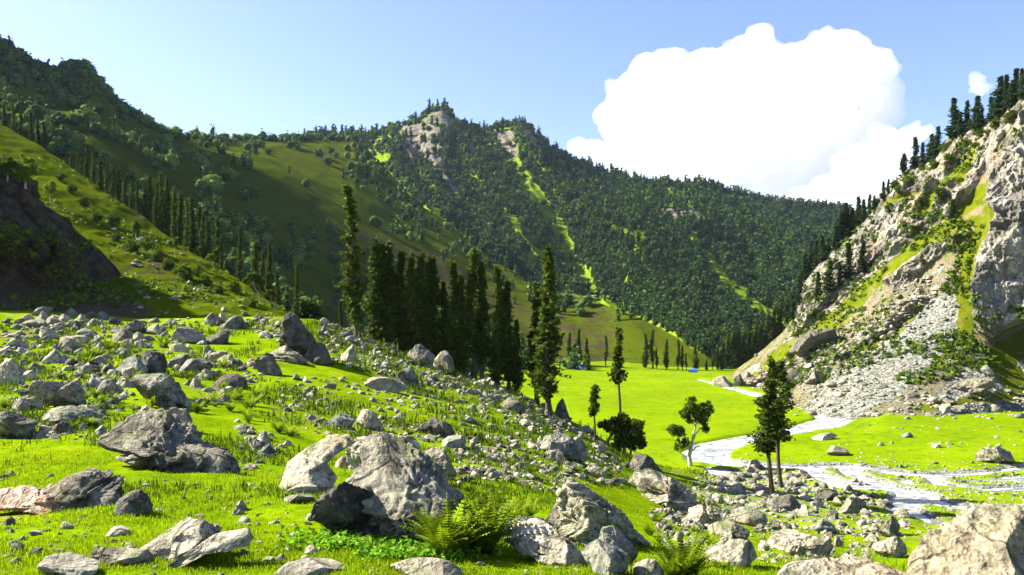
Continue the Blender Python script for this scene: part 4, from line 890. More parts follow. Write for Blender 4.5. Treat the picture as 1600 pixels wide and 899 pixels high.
ST = [(532, 515, 468, 3, 'stub of a small fir beside the tall leaning fir'), (586, 530, 374, 5, 'first fir of the dense stand counting from the left, gappy near its top'), (598, 532, 382, 0, 'second fir of the dense stand, dark and close behind the first'),
      (611, 536, 380, 3, 'third fir of the dense stand, slim'), (627, 541, 392, 2, 'fourth fir of the dense stand, thick'), (642, 546, 394, 1, 'fifth fir of the dense stand'), (656, 550, 396, 0, 'sixth fir of the dense stand'),
      (667, 556, 412, 4, 'seventh fir of the dense stand, shorter than its neighbours'), (676, 560, 398, 2, 'eighth fir of the dense stand, with a broad dark crown'), (695, 572, 440, 0, 'ninth fir of the stand, dark beside the bare pole'),
      (709, 566, 405, 2, 'tenth fir of the stand, wide and pointed'), (722, 572, 432, 4, 'eleventh fir of the stand, low and wide'), (738, 580, 392, 3, 'twelfth fir of the stand, olive and sunlit on its left'),
      (753, 586, 408, 1, 'thirteenth fir of the stand, olive with a bare foot'), (779, 594, 415, 2, 'fourteenth fir of the stand, broad and very dark'), (793, 600, 440, 0, 'fifteenth fir of the stand, close behind the broad dark one'),
      (807, 604, 500, 4, 'short bushy fir at the right end of the dense stand'), (837, 622, 440, 1, 'left one of the last two tall firs on the crest'), (856, 648, 387, 5, 'rightmost tall fir on the crest, its trunk bare at the foot')]
for px, b, t, n_, lab in ST: stand(px, b, t, n_, lab, group=None if 'stub' in lab else 'tall firs on the moraine crest', wide=1.25)
# dead pole
q = (Vector((-107 / F * 127, 127, drop(-107 / F * 127, 127))),); zt = (HZ - 400) / F * q[0].y
A = Acc(); A.add(*tube([(0, 0, -.3), (.05, 0, (zt - q[0].z) * .5), (0, 0, zt - q[0].z)], [.12, .09, .03], 7))
for k in range(26):
    z = (zt - q[0].z) * (.35 + .63 * k / 26); a = k * 2.4; A.add(*tube([(0, 0, z), (math.cos(a) * .7, math.sin(a) * .7, z - .1)], [.04, .01], 3))
V, Fc, _ = A.out(); o = mk('dead_tree', V, Fc, B_fir); o.location = q[0]; tag(o, 'bare grey dead trunk standing among the dense firs', 'dead tree')

# trees on the spur ridge behind the left slope
CR = [(374, 442, 355, 3), (400, 458, 378, 0), (409, 462, 392, 4), (419, 462, 380, 1), (431, 468, 425, 4), (461, 484, 415, 3), (338, 424, 340, 1), (326, 418, 345, 0), (318, 414, 330, 2), (310, 410, 322, 3), (300, 405, 310, 0), (291, 402, 318, 5), (282, 398, 300, 1),
      (272, 392, 292, 3), (262, 386, 276, 0), (251, 380, 268, 2), (243, 376, 284, 4), (235, 372, 270, 1), (226, 366, 290, 0), (216, 362, 282, 3), (206, 356, 286, 5), (196, 350, 272, 0), (186, 344, 262, 2), (176, 338, 266, 1), (167, 332, 252, 3), (157, 326, 244, 0),
      (147, 320, 250, 4), (143, 318, 238, 5), (137, 314, 232, 1), (128, 308, 246, 2), (120, 300, 240, 3), (110, 294, 236, 0), (353, 436, 400, 4), (345, 430, 372, 3), (60, 256, 180, 0), (70, 262, 190, 2), (48, 250, 176, 4), (34, 240, 170, 1), (20, 234, 160, 3), (8, 226, 158, 0)]
CR.sort()
for i, (px, b, t, n_) in enumerate(CR):
    Dd = float(np.interp(px, [0, 80, 150, 250, 350, 450, 520], [250, 240, 225, 205, 180, 150, 146])) + rng.uniform(2, 14)
    stand(px + rng.uniform(-2, 2), b, t, n_, f'{num(i)}conifer from the left along the ridge of the shaded left slope', D=Dd, cat='conifer', name='conifer', group='dark conifers lining the left ridge', wide=.95)

def broad_mesh(h, clusters, limbs, seed, leaf=.3, n=900, bark_r=.028, mat=None):
    """clusters: (x, z, r) in units of h; limbs: polylines in the same units"""
    r = np.random.default_rng(seed); P, T = [], []
    tot = sum(c[2] ** 2 for c in clusters)
    for x, z, rr in clusters:
        k = int(n * rr * rr / tot); y0 = r.uniform(-.5, .5) * rr
        sub = r.normal(size=(max(4, int(k / 22)), 3)) ; sub /= np.linalg.norm(sub, axis=1)[:, None]; sub *= r.uniform(.35, 1, (len(sub), 1)) * rr * h
        c = sub[r.integers(len(sub), size=k)] + r.normal(size=(k, 3)) * rr * h * .17
        P.append(c * np.array([1, 1, .85]) + np.array([x, y0, z]) * h)
    P = np.concatenate(P); V, Fc, T = tufts(P, leaf, 5, r, flat=.8)
    cm = mk('crown', V, Fc, mat or L_broad, {'tint': T}, link=False)
    A = Acc()
    for L in limbs:
        L = np.array(L, float); w0 = L[0, 2]; w1 = L[-1, 2]; t = np.linspace(0, 1, 9)
        X = np.interp(t * (len(L) - 1), range(len(L)), L[:, 0]); Z = np.interp(t * (len(L) - 1), range(len(L)), L[:, 1])
        Y = .02 * np.sin(t * 5 + seed + len(A.V)) * t
        A.add(*tube(np.stack([X + .006 * np.sin(t * 9 + len(A.V)), Y, Z], 1) * h, (w0 + (w1 - w0) * t) * h, 7))
    V, Fc, _ = A.out(); tm = mk('trunk', V, Fc, B_mid, link=False, smooth=True)
    return h, cm, tm
def L_(*p): return list(p)
decid = broad_mesh(11.7, [(.07, .86, .15), (.20, .82, .13), (-.08, .80, .10), (.14, .70, .13), (.22, .60, .08), (.05, .97, .06), (-.22, .55, .11), (-.14, .47, .09), (-.10, .38, .11), (-.16, .30, .08), (.22, .55, .07), (-.02, .68, .07), (.25, .90, .07)],
                   [L_((0, -.03, .034), (0, .14, .026), (.01, .27, .024)), L_((.01, .25, .022), (.05, .42, .016), (.09, .62, .010), (.10, .82, .004)), L_((.05, .40, .012), (.12, .52, .009), (.20, .60, .004)), L_((.02, .28, .016), (-.05, .40, .011), (-.16, .52, .005)),
                    L_((0, .2, .016), (.08, .28, .010), (.17, .32, .004)), L_((.0, .24, .014), (-.07, .30, .008), (-.14, .32, .004)), L_((.08, .58, .008), (.02, .68, .006), (-.06, .78, .003)), L_((.09, .62, .008), (.16, .72, .006), (.22, .80, .003))], 5, leaf=.30, n=1900)
stand(1078, 728, 622, 0, 'round leaved tree with pale forked branches standing alone beside the river', [decid], only='GV', rot=0, cat='broadleaf tree', name='broadleaf_tree', barkm=B_pale)
bushy = broad_mesh(7, [(0, .82, .18), (.25, .62, .26), (-.2, .62, .22), (.42, .36, .22), (.05, .42, .28), (.3, .22, .2), (-.42, .66, .12), (.5, .2, .14), (.1, .2, .2)],
                   [L_((-.35, -.05, .05), (-.28, .25, .035), (-.1, .55, .02), (0, .75, .01)), L_((.1, -.05, .04), (.12, .3, .03), (.2, .6, .01)), L_((.25, -.05, .03), (.3, .3, .02), (.42, .45, .01))], 6, leaf=.34, n=2300, mat=L_fir)
stand(968, 706, 640, 0, 'dense dark bushy tree on a leaning trunk at the moraine edge', [bushy], rot=0, cat='broadleaf tree', name='bushy_tree')
tallbare = fir_mesh(17.5, 1.35, .58, 31, prof='cone', gap=.05)
stand(967, 694, 515, 0, 'very tall slim fir with a long bare trunk rising out of the bushy tree', [tallbare], rot=0)
smallbare = fir_mesh(8.5, 1.05, .5, 32, prof='cone', gap=.1)
stand(929, 688, 603, 0, 'small fir with a bare lower trunk left of the bushy tree', [smallbare], rot=0)
rp1 = fir_mesh(19, 2.0, .33, 33, prof='column', gap=.22); rp2 = fir_mesh(18, 2.1, .40, 34, prof='column', gap=.24)
stand(1202, 772, 562, 0, 'left one of two tall pines by the river, leaning slightly left', [rp1], only='GV', rot=0, cat='pine tree', name='pine_tree', wide=1.2)
stand(1219, 762, 564, 0, 'right one of two tall pines by the river, trunk bare for half its height', [rp2], only='GV', rot=0, cat='pine tree', name='pine_tree', wide=1.2)
# young bright trees on the left slope
YB = [broad_mesh(6, [(0, .75, .22), (.15, .62, .18), (-.16, .6, .18), (.05, .9, .12), (.2, .45, .1)], [L_((0, -.05, .03), (.04, .3, .02), (0, .8, .008)), L_((.03, .3, .015), (.14, .6, .006))], 7, n=700, mat=L_lime),
      broad_mesh(6, [(.1, .8, .2), (-.1, .7, .2), (.25, .68, .14), (-.05, .9, .12)], [L_((-.25, -.05, .03), (-.15, .2, .02), (0, .45, .018), (.05, .8, .006))], 8, n=600, mat=L_broad),
      broad_mesh(8, [(0, .6, .3), (.25, .5, .25), (-.25, .5, .25), (.1, .8, .2), (-.12, .82, .16), (0, .35, .3)], [L_((0, -.05, .04), (0, .6, .01))], 9, n=1500, mat=L_broad)]
for px, b, t, n_, lf, lab in [(40, 292, 240, 2, L_lime, 'bright yellow green tree catching the sun above the dark cliff'), (78, 318, 282, 0, L_lime, 'small bright green tree on the grass edge right of the cliff top'),
        (212, 378, 344, 0, L_broad, 'light green sapling among the ridge conifers'), (331, 424, 396, 1, L_lime, 'bright green sapling on the ridge line before the shaded mountainside'), (398, 470, 425, 1, L_broad, 'crooked sapling with a white trunk on the sunny slope'),
        (424, 482, 452, 1, L_broad, 'smaller crooked sapling with a white trunk near the end of the slope'), (12, 280, 240, 2, L_broad, 'green tree at the picture edge on top of the dark cliff'), (274, 404, 370, 1, L_broad, 'thin pale trunked sapling at the ridge below the dark conifers'),
        (478, 500, 465, 1, L_broad, 'thin pale branched sapling behind the dark pointed crag')]:
    stand(px, b, t, n_, lab, YB, only='CX', leaf=lf, cat='broadleaf tree', name='broadleaf_tree', barkm=B_pale, D=None if hit(px, b, 'CX') else 165)

for i, (px, b) in enumerate(sorted([(112, 300), (150, 345), (176, 352), (205, 395), (232, 392), (262, 420), (288, 436), (248, 408), (306, 430), (342, 458), (366, 456), (392, 478), (130, 322), (96, 282), (322, 446), (180, 375)])):  # bushes added to cast shadow streaks across the slope
    q = hit(px, b, 'C')
    if q: tree((8, YB[2][1], YB[2][2]), (q[0].x, q[0].y, q[0].z - 1.), rng.uniform(2.6, 4.6), f'{num(i)}dark bush from the left added on the sunny left slope to cast shade', cat='bush', name='bush', group='bushes added to streak the sunny left slope with shade', leaf=L_broad)
# trees at the far edge of the meadow and in the gorge
FE = [(947, 566, 525, 3), (1009, 584, 522, 2), (1019, 587, 515, 3), (1026, 587, 545, 1), (1041, 588, 530, 0), (1060, 589, 532, 3), (1066, 589, 540, 1), (1072, 590, 552, 3), (1087, 591, 535, 2), (1114, 592, 545, 3), (1121, 592, 538, 0), (1129, 592, 530, 2), (1138, 592, 522, 3),
      (1147, 592, 518, 0), (1155, 590, 524, 1), (1163, 588, 515, 2), (1172, 584, 520, 3), (1180, 578, 508, 0), (1190, 570, 505, 1), (1199, 562, 492, 3), (1210, 552, 478, 2), (1219, 545, 472, 0), (1229, 535, 466, 3), (1238, 520, 462, 1), (1104, 591, 560, 4), (1134, 592, 552, 4),
      (890, 572, 520, 0), (905, 570, 515, 3), (917, 572, 528, 1)]
for i, (px, b, t, n_) in enumerate(sorted(FE)):
    D = 390 if px < 1130 else 400
    x = (px - 800) / F * D; zb = max(drop(x, D, 'DV'), -30) if px < 1130 else (HZ - b) / F * D - 3
    zt = (HZ - t) / F * D
    tree(FIRS[n_], (x, D, zb - .3), zt - zb + .3, f'{num(i)}tree from the left along the far edge of the meadow, towards the gorge', cat='conifer', name='conifer', group='conifers at the far meadow edge', wide=1.7 if n_ == 4 else 1.45)
# trees on the right-hand cliff
FC = [(1404, 268, 240, 2), (1411, 267, 244, 2), (1427, 254, 215, 1), (1439, 250, 223, 3), (1452, 244, 210, 0), (1465, 240, 198, 0), (1492, 216, 154, 0), (1500, 216, 176, 3), (1511, 205, 158, 1), (1524, 196, 150, 0), (1535, 192, 168, 3), (1548, 190, 152, 1), (1562, 182, 120, 0), (1573, 172, 117, 3),
      (1587, 162, 108, 0), (1597, 155, 108, 1), (1580, 168, 132, 0), (1322, 372, 318, 0), (1332, 362, 325, 3), (1341, 354, 308, 1), (1350, 346, 312, 0), (1359, 336, 304, 3), (1366, 330, 306, 0), (1268, 424, 380, 0), (1276, 416, 376, 1), (1285, 408, 368, 0), (1295, 396, 372, 3), (1306, 388, 352, 0), (1314, 380, 330, 3),
      (1258, 440, 396, 0), (1380, 312, 284, 1), (1388, 304, 280, 3), (1325, 436, 380, 1), (1348, 428, 376, 3), (1296, 456, 408, 0), (1278, 472, 425, 3), (1488, 346, 312, 0), (1247, 470, 430, 1), (1312, 448, 410, 3), (1240, 500, 455, 0)]
for i, (px, b, t, n_) in enumerate(sorted(FC)):
    q = hit(px, b, 'F') or hit(px + 3, b + 8, 'F') or hit(px + 8, b + 14, 'F')
    if q is None: continue
    p = q[0]; zt = (HZ - t) / F * p.y
    tree(CONE[n_], (p.x, p.y, p.z - .6), zt - p.z + .6, f'{num(i)}conifer from the left on the rocky right valley side', cat='conifer', name='conifer', group='conifers clinging to the right cliff', leaf=L_fir2, wide=1.6)
# shrubs on the cliff
sh = YB[2]
SB = [(1418, 284), (1398, 292), (1440, 262), (1475, 236), (1482, 250), (1505, 232), (1530, 215), (1545, 210), (1500, 285), (1355, 330), (1370, 322), (1405, 300), (1388, 388), (1365, 350), (1440, 410), (1390, 330), (1465, 300), (1512, 262), (1300, 420), (1330, 400), (1460, 262), (1556, 200), (1580, 190), (1268, 470), (1284, 500), (1250, 520), (1236, 560)]
for i, (px, b) in enumerate(sorted(SB)):
    q = hit(px, b, 'F')
    if q: tree((8, sh[1], sh[2]), (q[0].x, q[0].y, q[0].z - 1.2), rng.uniform(3, 5.2), f'{num(i)}low green bush from the left growing on the right cliff', cat='bush', name='bush', group='bushes on the right cliff', leaf=L_broad)

# ------------------------------------------------------------------ far forest
def far_conifer(seed, n=26):
    r = np.random.default_rng(seed); P = []
    for k in range(n):
        u = (k + .5) / n; R_ = .17 * (1 - u) ** .75 + .01; a = k * 2.4; P.append((R_ * math.cos(a) * .7, R_ * math.sin(a) * .7, .06 + .9 * u))
    V, Fc, T = tufts(np.array(P), .17, 2, r, flat=.6, up=-.15); A = Acc(); A.add(V, Fc, T)
    cv, cf = ICO[1]; cv = cv.copy(); z = (cv[:, 2] + 1) / 2; rad = .13 * (1 - z) + .015; cv = np.stack([cv[:, 0] * rad * 1.2, cv[:, 1] * rad * 1.2, .04 + .95 * z], 1); A.add(cv, cf, (.2, .3, 0))
    return A.out()
def far_round(seed, n=24):
    r = np.random.default_rng(seed); cv, cf = ICO[2]; d = cv * (1 + .28 * fbm(cv * 1.7 + seed, 3, seed)[:, None]); d = d * np.array([.40, .40, .44]) + np.array([0, 0, .5])
    A = Acc(); A.add(d, cf, np.stack([.5 + 0 * d[:, 0], .3 + .5 * vnoise(cv * 3 + seed), 0 * d[:, 0]], 1).clip(0, 1))
    P = d[r.integers(len(d), size=n)]; V, Fc, T = tufts(P, .22, 2, r, flat=.8); A.add(V, Fc, T); A.add(*tube([(0, 0, -.1), (0, 0, .3)], .04, 3), (0, 0, 0))
    return A.out()
FCn = [far_conifer(i) for i in range(5)]; FRd = [far_round(i + 10) for i in range(6)]
def d_ok(x, y):
    g = max(float(sdpoly(np.array(x), np.array(y), s_)) for s_ in D_GRASS)
    return g
def e_ok(x, y):
    if max(float(sdpoly(np.array(x), np.array(y), s_)) for s_ in E_ROCK) > -1: return rng.random() < .12
    return min(float(pdist(np.array(x), np.array(y), ln)) - wd * (.55 + .3 * vnoise(np.array([x * .05, y * .05, 1.]), 3)) for ln, wd in E_STRIP) > 0 or rng.random() < .05
FT = []                                  # (size in photo px, position, size in m, conifer?)
for _ in range(5200):
    x = rng.uniform(-260, 1010); y = rng.uniform(60, 590)
    q = hit(x, y, 'CDE')
    if q is None or q[2] != 'D': continue
    D = q[0].y; g = d_ok(x, y)
    if g > 0:
        if rng.random() > (.035 if g > 12 else .12): continue
    elif vnoise(np.array([x * .03, y * .04, 2.]), 8) + (.55 if y < 250 or x > 560 else .1) < 0: continue
    con = rng.random() < ((.10 if y < 260 else .35 if x < 560 else .8) if not (g > 0 and y > 320) else .85)
    s = rng.uniform(4.5, 9.5) if not con else rng.uniform(8, 15)
    if g > 0: s *= .8
    if D > 800: s *= 1.15
    FT.append((s * F / D, q[0].copy(), s, con, x))
# skyline trees of the left mountain
for _ in range(420):
    x = rng.uniform(-30, 560); ty = float(np.interp(x, sorted(DM), [DM[k][3][0] for k in sorted(DM)]))
    q = hit(x, ty + rng.uniform(2, 7), 'D')
    if q is None or (x > 290 and rng.random() < .5): continue
    s = rng.uniform(4.5, 9); FT.append((s * F / q[0].y, q[0].copy(), s, False, x))
FT.sort(key=lambda t: -t[0])
def ftree_mesh(P, con):
    V, Fc, T = P; return mk('crown', V, Fc, L_forest, {'tint': T}, link=False)
MC = [ftree_mesh(p, 1) for p in FCn]; MR = [ftree_mesh(p, 0) for p in FRd]
vis = [t for t in FT if -5 < t[4] < 1600][:215]; vid = {id(t) for t in vis}; FI = []
for s_px, p, s, con, x in vis:
    o = bpy.data.objects.new('conifer' if con else 'round_tree', MC[rng.integers(5)] if con else MR[rng.integers(6)]); C.objects.link(o)
    o.location = (p.x, p.y, p.z - s * .06); o.scale = (s * (1 if con else rng.uniform(.9, 1.2)),) * 2 + (s * (1 if con else rng.uniform(.8, 1.1)),); o.rotation_euler = (0, 0, rng.uniform(0, 6.28))
    FI.append((o, x, HZ - p.z / p.y * F, con))
FLM = [(685, 172, 'rocky central summit'), (815, 195, 'rounded second summit'), (545, 330, 'tall leaning fir'), (640, 420, 'dense fir stand'), (720, 420, 'pointed firs of the stand'), (848, 450, 'last two tall firs'), (912, 574, 'blue tent in the shade'), (1083, 588, 'small blue tent'),
       (125, 105, 'bushy knoll on the left skyline'), (40, 262, 'bright tree above the dark cliff'), (220, 250, 'sunlit grass strip'), (450, 300, 'bright patch of the mountainside'), (330, 217, 'lowest dip of the skyline'), (960, 480, 'top of the smooth grass cone'), (700, 330, 'pale rock streak')]
cnt = {}
for o, x, y, con in sorted(FI, key=lambda t: min(math.hypot(t[1] - L[0], t[2] - L[1]) for L in FLM)):
    lx, ly, sh_ = min(FLM, key=lambda L: math.hypot(L[0] - x, L[1] - y)); dx, dy = x - lx, y - ly
    sd_ = ('right of' if dx > 0 else 'left of') if abs(dx) > abs(dy) else ('below' if dy > 0 else 'above'); kn = 'conifer' if con else 'round tree'
    i = cnt.get((kn, sd_, sh_), 0); cnt[(kn, sd_, sh_)] = i + 1
    tag(o, f'{num(i)}nearest {kn} {sd_} the {sh_}', 'conifer' if con else 'tree', ('conifers' if con else 'round trees') + ' dotted over the left mountain')
def forest(items, lab):
    A = Acc()
    for s, p, con in items:
        V, Fc, T = FCn[rng.integers(5)] if con else FRd[rng.integers(6)]
        a = rng.uniform(0, 6.28); c, s_ = math.cos(a), math.sin(a); k = rng.uniform(.85, 1.2)
        V = np.stack([(V[:, 0] * c - V[:, 1] * s_) * s * k, (V[:, 0] * s_ + V[:, 1] * c) * s * k, V[:, 2] * s - .07 * s], 1)
        t0 = rng.normal(0, .2) + .28 * float(vnoise(np.array([p[0] * .012, p[1] * .01, p[2] * .02]), 44)); T = np.clip(T + np.array([t0 * 1.4 if not con else t0 * .6 - .3, 0, 0]), 0, 1)
        A.add(V + np.array(p), Fc, T)
    V, Fc, T = A.out(); return tag(mk('forest', V, Fc, L_forest, {'tint': T}), lab, kind='stuff')
forest([(s, p, con) for (a_, p, s, con, x) in FT if id((a_, p, s, con, x)) not in vid][:] if False else [(t[2], t[1], t[3]) for t in FT if id(t) not in vid], 'woodland over the left mountainside')
it = []
n = 0
while n < 26000:
    n += 1
    x = rng.uniform(380, 1330); y = rng.uniform(165, 600)
    q = hit(x, y, 'CDEF')
    if q is None or q[2] != 'E': continue
    if not e_ok(x, y): continue
    if vnoise(np.array([x * .02, y * .03, 5.]), 9) < -.55 and rng.random() < .5: continue
    D = q[0].y; low = sst(250, 420, y + .12 * (x - 700))
    con = rng.random() < .38 + .45 * float(low) + .3 * (x > 1050)
    s = (rng.uniform(10, 18) if con else rng.uniform(5, 10)) * (D / 1100) ** .7
    it.append((s, q[0], con))
for _ in range(900):                     # trees along the skyline
    x = rng.uniform(420, 1330); ty = float(np.interp(x, skx, sky_)); q = hit(x, ty + rng.uniform(1.5, 6), 'E')
    if q is None or (670 < x < 712) or (x < 1080 and rng.random() < .5): continue
    con = x > 1085 and rng.random() < .8; it.append((rng.uniform(13, 24) if con else rng.uniform(6, 11), q[0], con))
forest(it, 'conifer and broadleaf forest over the central mountain')
#PART3
# ------------------------------------------------------------------ ferns, herbs and grass
def fern_mesh(seed, n=34, L=1.):
    r = np.random.default_rng(seed); A = Acc()
    for i in range(n):
        az = r.uniform(0, 6.28); el = r.uniform(.85, 1.5); l = L * r.uniform(.6, 1.05); d = np.array([math.cos(az), math.sin(az), 0]); m_ = 16; P = []
        p = d * r.uniform(0, .14) * L; a = el
        for k in range(m_ + 1): P.append(p.copy()); p = p + (d * math.cos(a) + np.array([0, 0, math.sin(a)])) * l / m_; a -= r.uniform(.02, .07)
        P = np.array(P); sd = np.array([-d[1], d[0], 0]); tint = r.uniform(0, 1); V = []
        for k in range(2, m_):
            w_ = .15 * L * math.sin(min(1, (k + 1.5) / m_ * 1.05) * math.pi) ** .7 + .012; f = (P[k + 1] - P[k]); up = np.array([0, 0, 1.])
            for sg in (-1, 1):
                tip = P[k] + sd * sg * w_ + f * .7 - up * .03 * L * r.random(); V += [P[k] - f * .35, P[k] + f * .5, tip]
        V = np.array(V); A.add(V, np.arange(len(V)).reshape(-1, 3), (tint, r.uniform(0, 1), 0)); A.add(*tube(P, np.linspace(.007, .002, len(P)) * L, 3), (tint, .3, 0))
    V, Fc, T = A.out(); return mk('fern', V, Fc, L_fern, {'tint': T}, link=False)
FM = [fern_mesh(i, 24 + 5 * i) for i in range(5)]
FMB = [fern_mesh(20, 80), fern_mesh(21, 70)]
def fern(px, b, hpx, lab, me, group=None):
    q = hit(px, b, 'GC')
    if q is None: return
    o = bpy.data.objects.new('fern', me); C.objects.link(o); o.location = q[0]; k = hpx / F * q[0].y / .78; o.scale = (k * .95, k * .95, k); o.rotation_euler = (0, 0, rng.uniform(0, 6.28))
    tag(o, lab, 'fern', group)
for i, (px, b, h) in enumerate([(700, 868, 80), (755, 862, 84), (735, 836, 52), (790, 818, 44), (822, 812, 34), (1072, 902, 60), (1052, 905, 40)]):
    fern(px, b, h, ['tall bright fern clump in front of the right side of the huge grey boulder', 'tall fern clump, darker, between the huge grey boulder and the rounded cream boulder', 'fern filling the gap behind the two tall fern clumps', 'low fern above the cream rock right of the tall ferns',
         'rightmost low fern of the row behind the cream boulder', 'feathery fern at the bottom edge left of the sloping pale slab', 'small fern at the bottom edge right of the pale block'][i], FMB[i % 2] if h > 55 else FM[i % 5])
fz = [([(0, 545), (260, 540), (420, 600), (470, 700), (400, 740), (60, 660), (0, 680)], 70, (9, 22)), ([(560, 640), (900, 690), (960, 760), (760, 790), (600, 690)], 24, (7, 16)), ([(1000, 800), (1200, 840), (1180, 899), (1000, 899)], 8, (10, 22))]
fl = []
for poly, n, (h0, h1) in fz:
    xs = [p[0] for p in poly]; ys = [p[1] for p in poly]; k = 0
    while k < n:
        x, y = rng.uniform(min(xs), max(xs)), rng.uniform(min(ys), max(ys))
        if sdpoly(np.array(x), np.array(y), poly) < 0 or not placed_clear(x, y): continue
        k += 1; lx, ly, sh_ = min(LANDMARK, key=lambda L: math.hypot(L[0] - x, L[1] - y)); dx, dy = x - lx, y - ly
        fl.append((math.hypot(dx, dy), x, y, rng.uniform(h0, h1), ('right of' if dx > 0 else 'left of') if abs(dx) > abs(dy) else ('in front of' if dy > 0 else 'behind'), sh_))
cnt = {}
for d_, x, y, h, sd_, sh_ in sorted(fl):
    i = cnt.get((sd_, sh_), 0); cnt[(sd_, sh_)] = i + 1
    fern(x, y, h, f'{num(i)}nearest small fern tuft {sd_} the {sh_}', FM[rng.integers(5)], 'fern tufts between the rocks')

def blades(name, pts, lab, mat, hb, wb, k, spread, seed):
    """pts (n,3) + size factor; k blades at each"""
    r = np.random.default_rng(seed); P = np.array([p for p, s_ in pts]); sc = np.array([s_ for p, s_ in pts]); n = len(P)
    Q = np.repeat(P, k, 0); s_ = np.repeat(sc, k); Q[:, :2] += r.normal(size=(n * k, 2)) * spread * s_[:, None]
    a = r.uniform(0, 6.28, n * k); d = np.stack([np.cos(a), np.sin(a), 0 * a], 1); h = hb * s_ * r.uniform(.5, 1.4, n * k); b = r.uniform(.1, .9, n * k)
    sd = np.stack([-d[:, 1], d[:, 0], 0 * a], 1) * (wb * s_)[:, None]; up = np.array([0, 0, 1.])
    z0 = Q - up * (.01 * s_)[:, None]; m_ = Q + up * (h * .6)[:, None] + d * (h * .2 * b)[:, None]; t = Q + up * h[:, None] * (1 - .3 * b)[:, None] + d * (h * .6 * b)[:, None]
    V = np.stack([z0 - sd, z0 + sd, m_ + sd * .6, m_ - sd * .6, t], 1).reshape(-1, 3); o_ = np.arange(n * k)[:, None] * 5
    Fc = np.concatenate([o_ + np.array([[0, 1, 2]]), o_ + np.array([[0, 2, 3]]), o_ + np.array([[3, 2, 4]])])
    T = np.repeat(np.stack([np.repeat(r.uniform(0, 1, n), k) * .6 + r.uniform(0, .4, n * k), r.uniform(0, 1, n * k), 0 * a], 1), 5, 0)
    return tag(mk(name, V, Fc, mat, {'tint': T}), lab, kind='stuff')
pts = []
for _ in range(30000):
    x = rng.uniform(-40, 1640); y = 660 + 260 * rng.random() ** .8
    q = hit(x, y, 'G')
    if q is None or q[0].y > 40: continue
    p = q[0]; nz = vnoise(np.array([p.x * .8, p.y * .8, 0.]), 77)
    if nz < -.35 and rng.random() < .7: continue
    pts.append((np.array(p), .8 + .5 * nz + (.6 if rng.random() < .06 else 0) + p.y / 30))
blades('grass', pts, 'short bright grass covering the near ground', L_grass, .036, .0035, 7, .05, 5)
pts = []
for _ in range(9000):
    x = rng.uniform(-20, 1120); y = rng.uniform(505, 800)
    q = hit(x, y, 'GC')
    if q is None or q[0].y < 12: continue
    p = q[0]
    if max(float(sdpoly(np.array(x), np.array(y), s_)) for s_ in SMOOTH) > 0 and rng.random() < .9: continue
    if vnoise(np.array([p.x * .25, p.y * .25, 0.]), 78) < -.05: continue
    pts.append((np.array(p), p.y / 16 * rng.uniform(.5, 1.3)))
blades('undergrowth', pts, 'darker weeds and tufts growing between the rocks', L_weed, .11, .012, 9, .09, 6)
# leafy herbs at the foot of the big boulder
P = []
for _ in range(900):
    x = rng.uniform(505, 720) if rng.random() < .75 else rng.uniform(440, 800); y = rng.uniform(845, 878) if x > 560 else rng.uniform(830, 862); q = hit(x, y, 'G')
    if q: P.append(np.array(q[0]) + np.array([0, 0, rng.uniform(.02, .09)]))
V, Fc, T = tufts(np.array(P), .055, 4, np.random.default_rng(3), flat=.5, up=.2)
tag(mk('herbs', V, Fc, L_herb, {'tint': T}), 'leafy green herbs at the foot of the huge grey boulder', kind='stuff')
# low scrub on the left slope and on the cliff
P, sz = [], []
for _ in range(5200):
    x = rng.uniform(-10, 520); y = rng.uniform(250, 505); q = hit(x, y, 'CX')
    if q is None or (vnoise(np.array(q[0]) * .12, 79) < (-.1 if q[2] == 'C' else .0)): continue
    P.append(np.array(q[0]) + np.array([0, 0, .15])); sz.append(rng.uniform(.25, .75))
V, Fc, T = tufts(np.array(P), np.array(sz), 5, np.random.default_rng(4), flat=.6, up=.4)
tag(mk('scrub', V, Fc, L_broad, {'tint': T}), 'low scrub dotted over the left slope', kind='stuff')
P, sz = [], []
for _ in range(5200):
    x = rng.uniform(1230, 1610); y = rng.uniform(150, 600); q = hit(x, y, 'F')
    if q is None or vnoise(np.array(q[0]) * .07, 80) < -.02: continue
    if sdpoly(np.array(x), np.array(y), NEARCL) > 0 and rng.random() < .8: continue
    P.append(np.array(q[0]) + np.array([-.2, -.3, .2])); sz.append(rng.uniform(.4, 1.5))
V, Fc, T = tufts(np.array(P), np.array(sz), 7, np.random.default_rng(5), flat=.8)
tag(mk('scrub', V, Fc, L_broad, {'tint': T}), 'green scrub clinging to the rocky right side', kind='stuff')

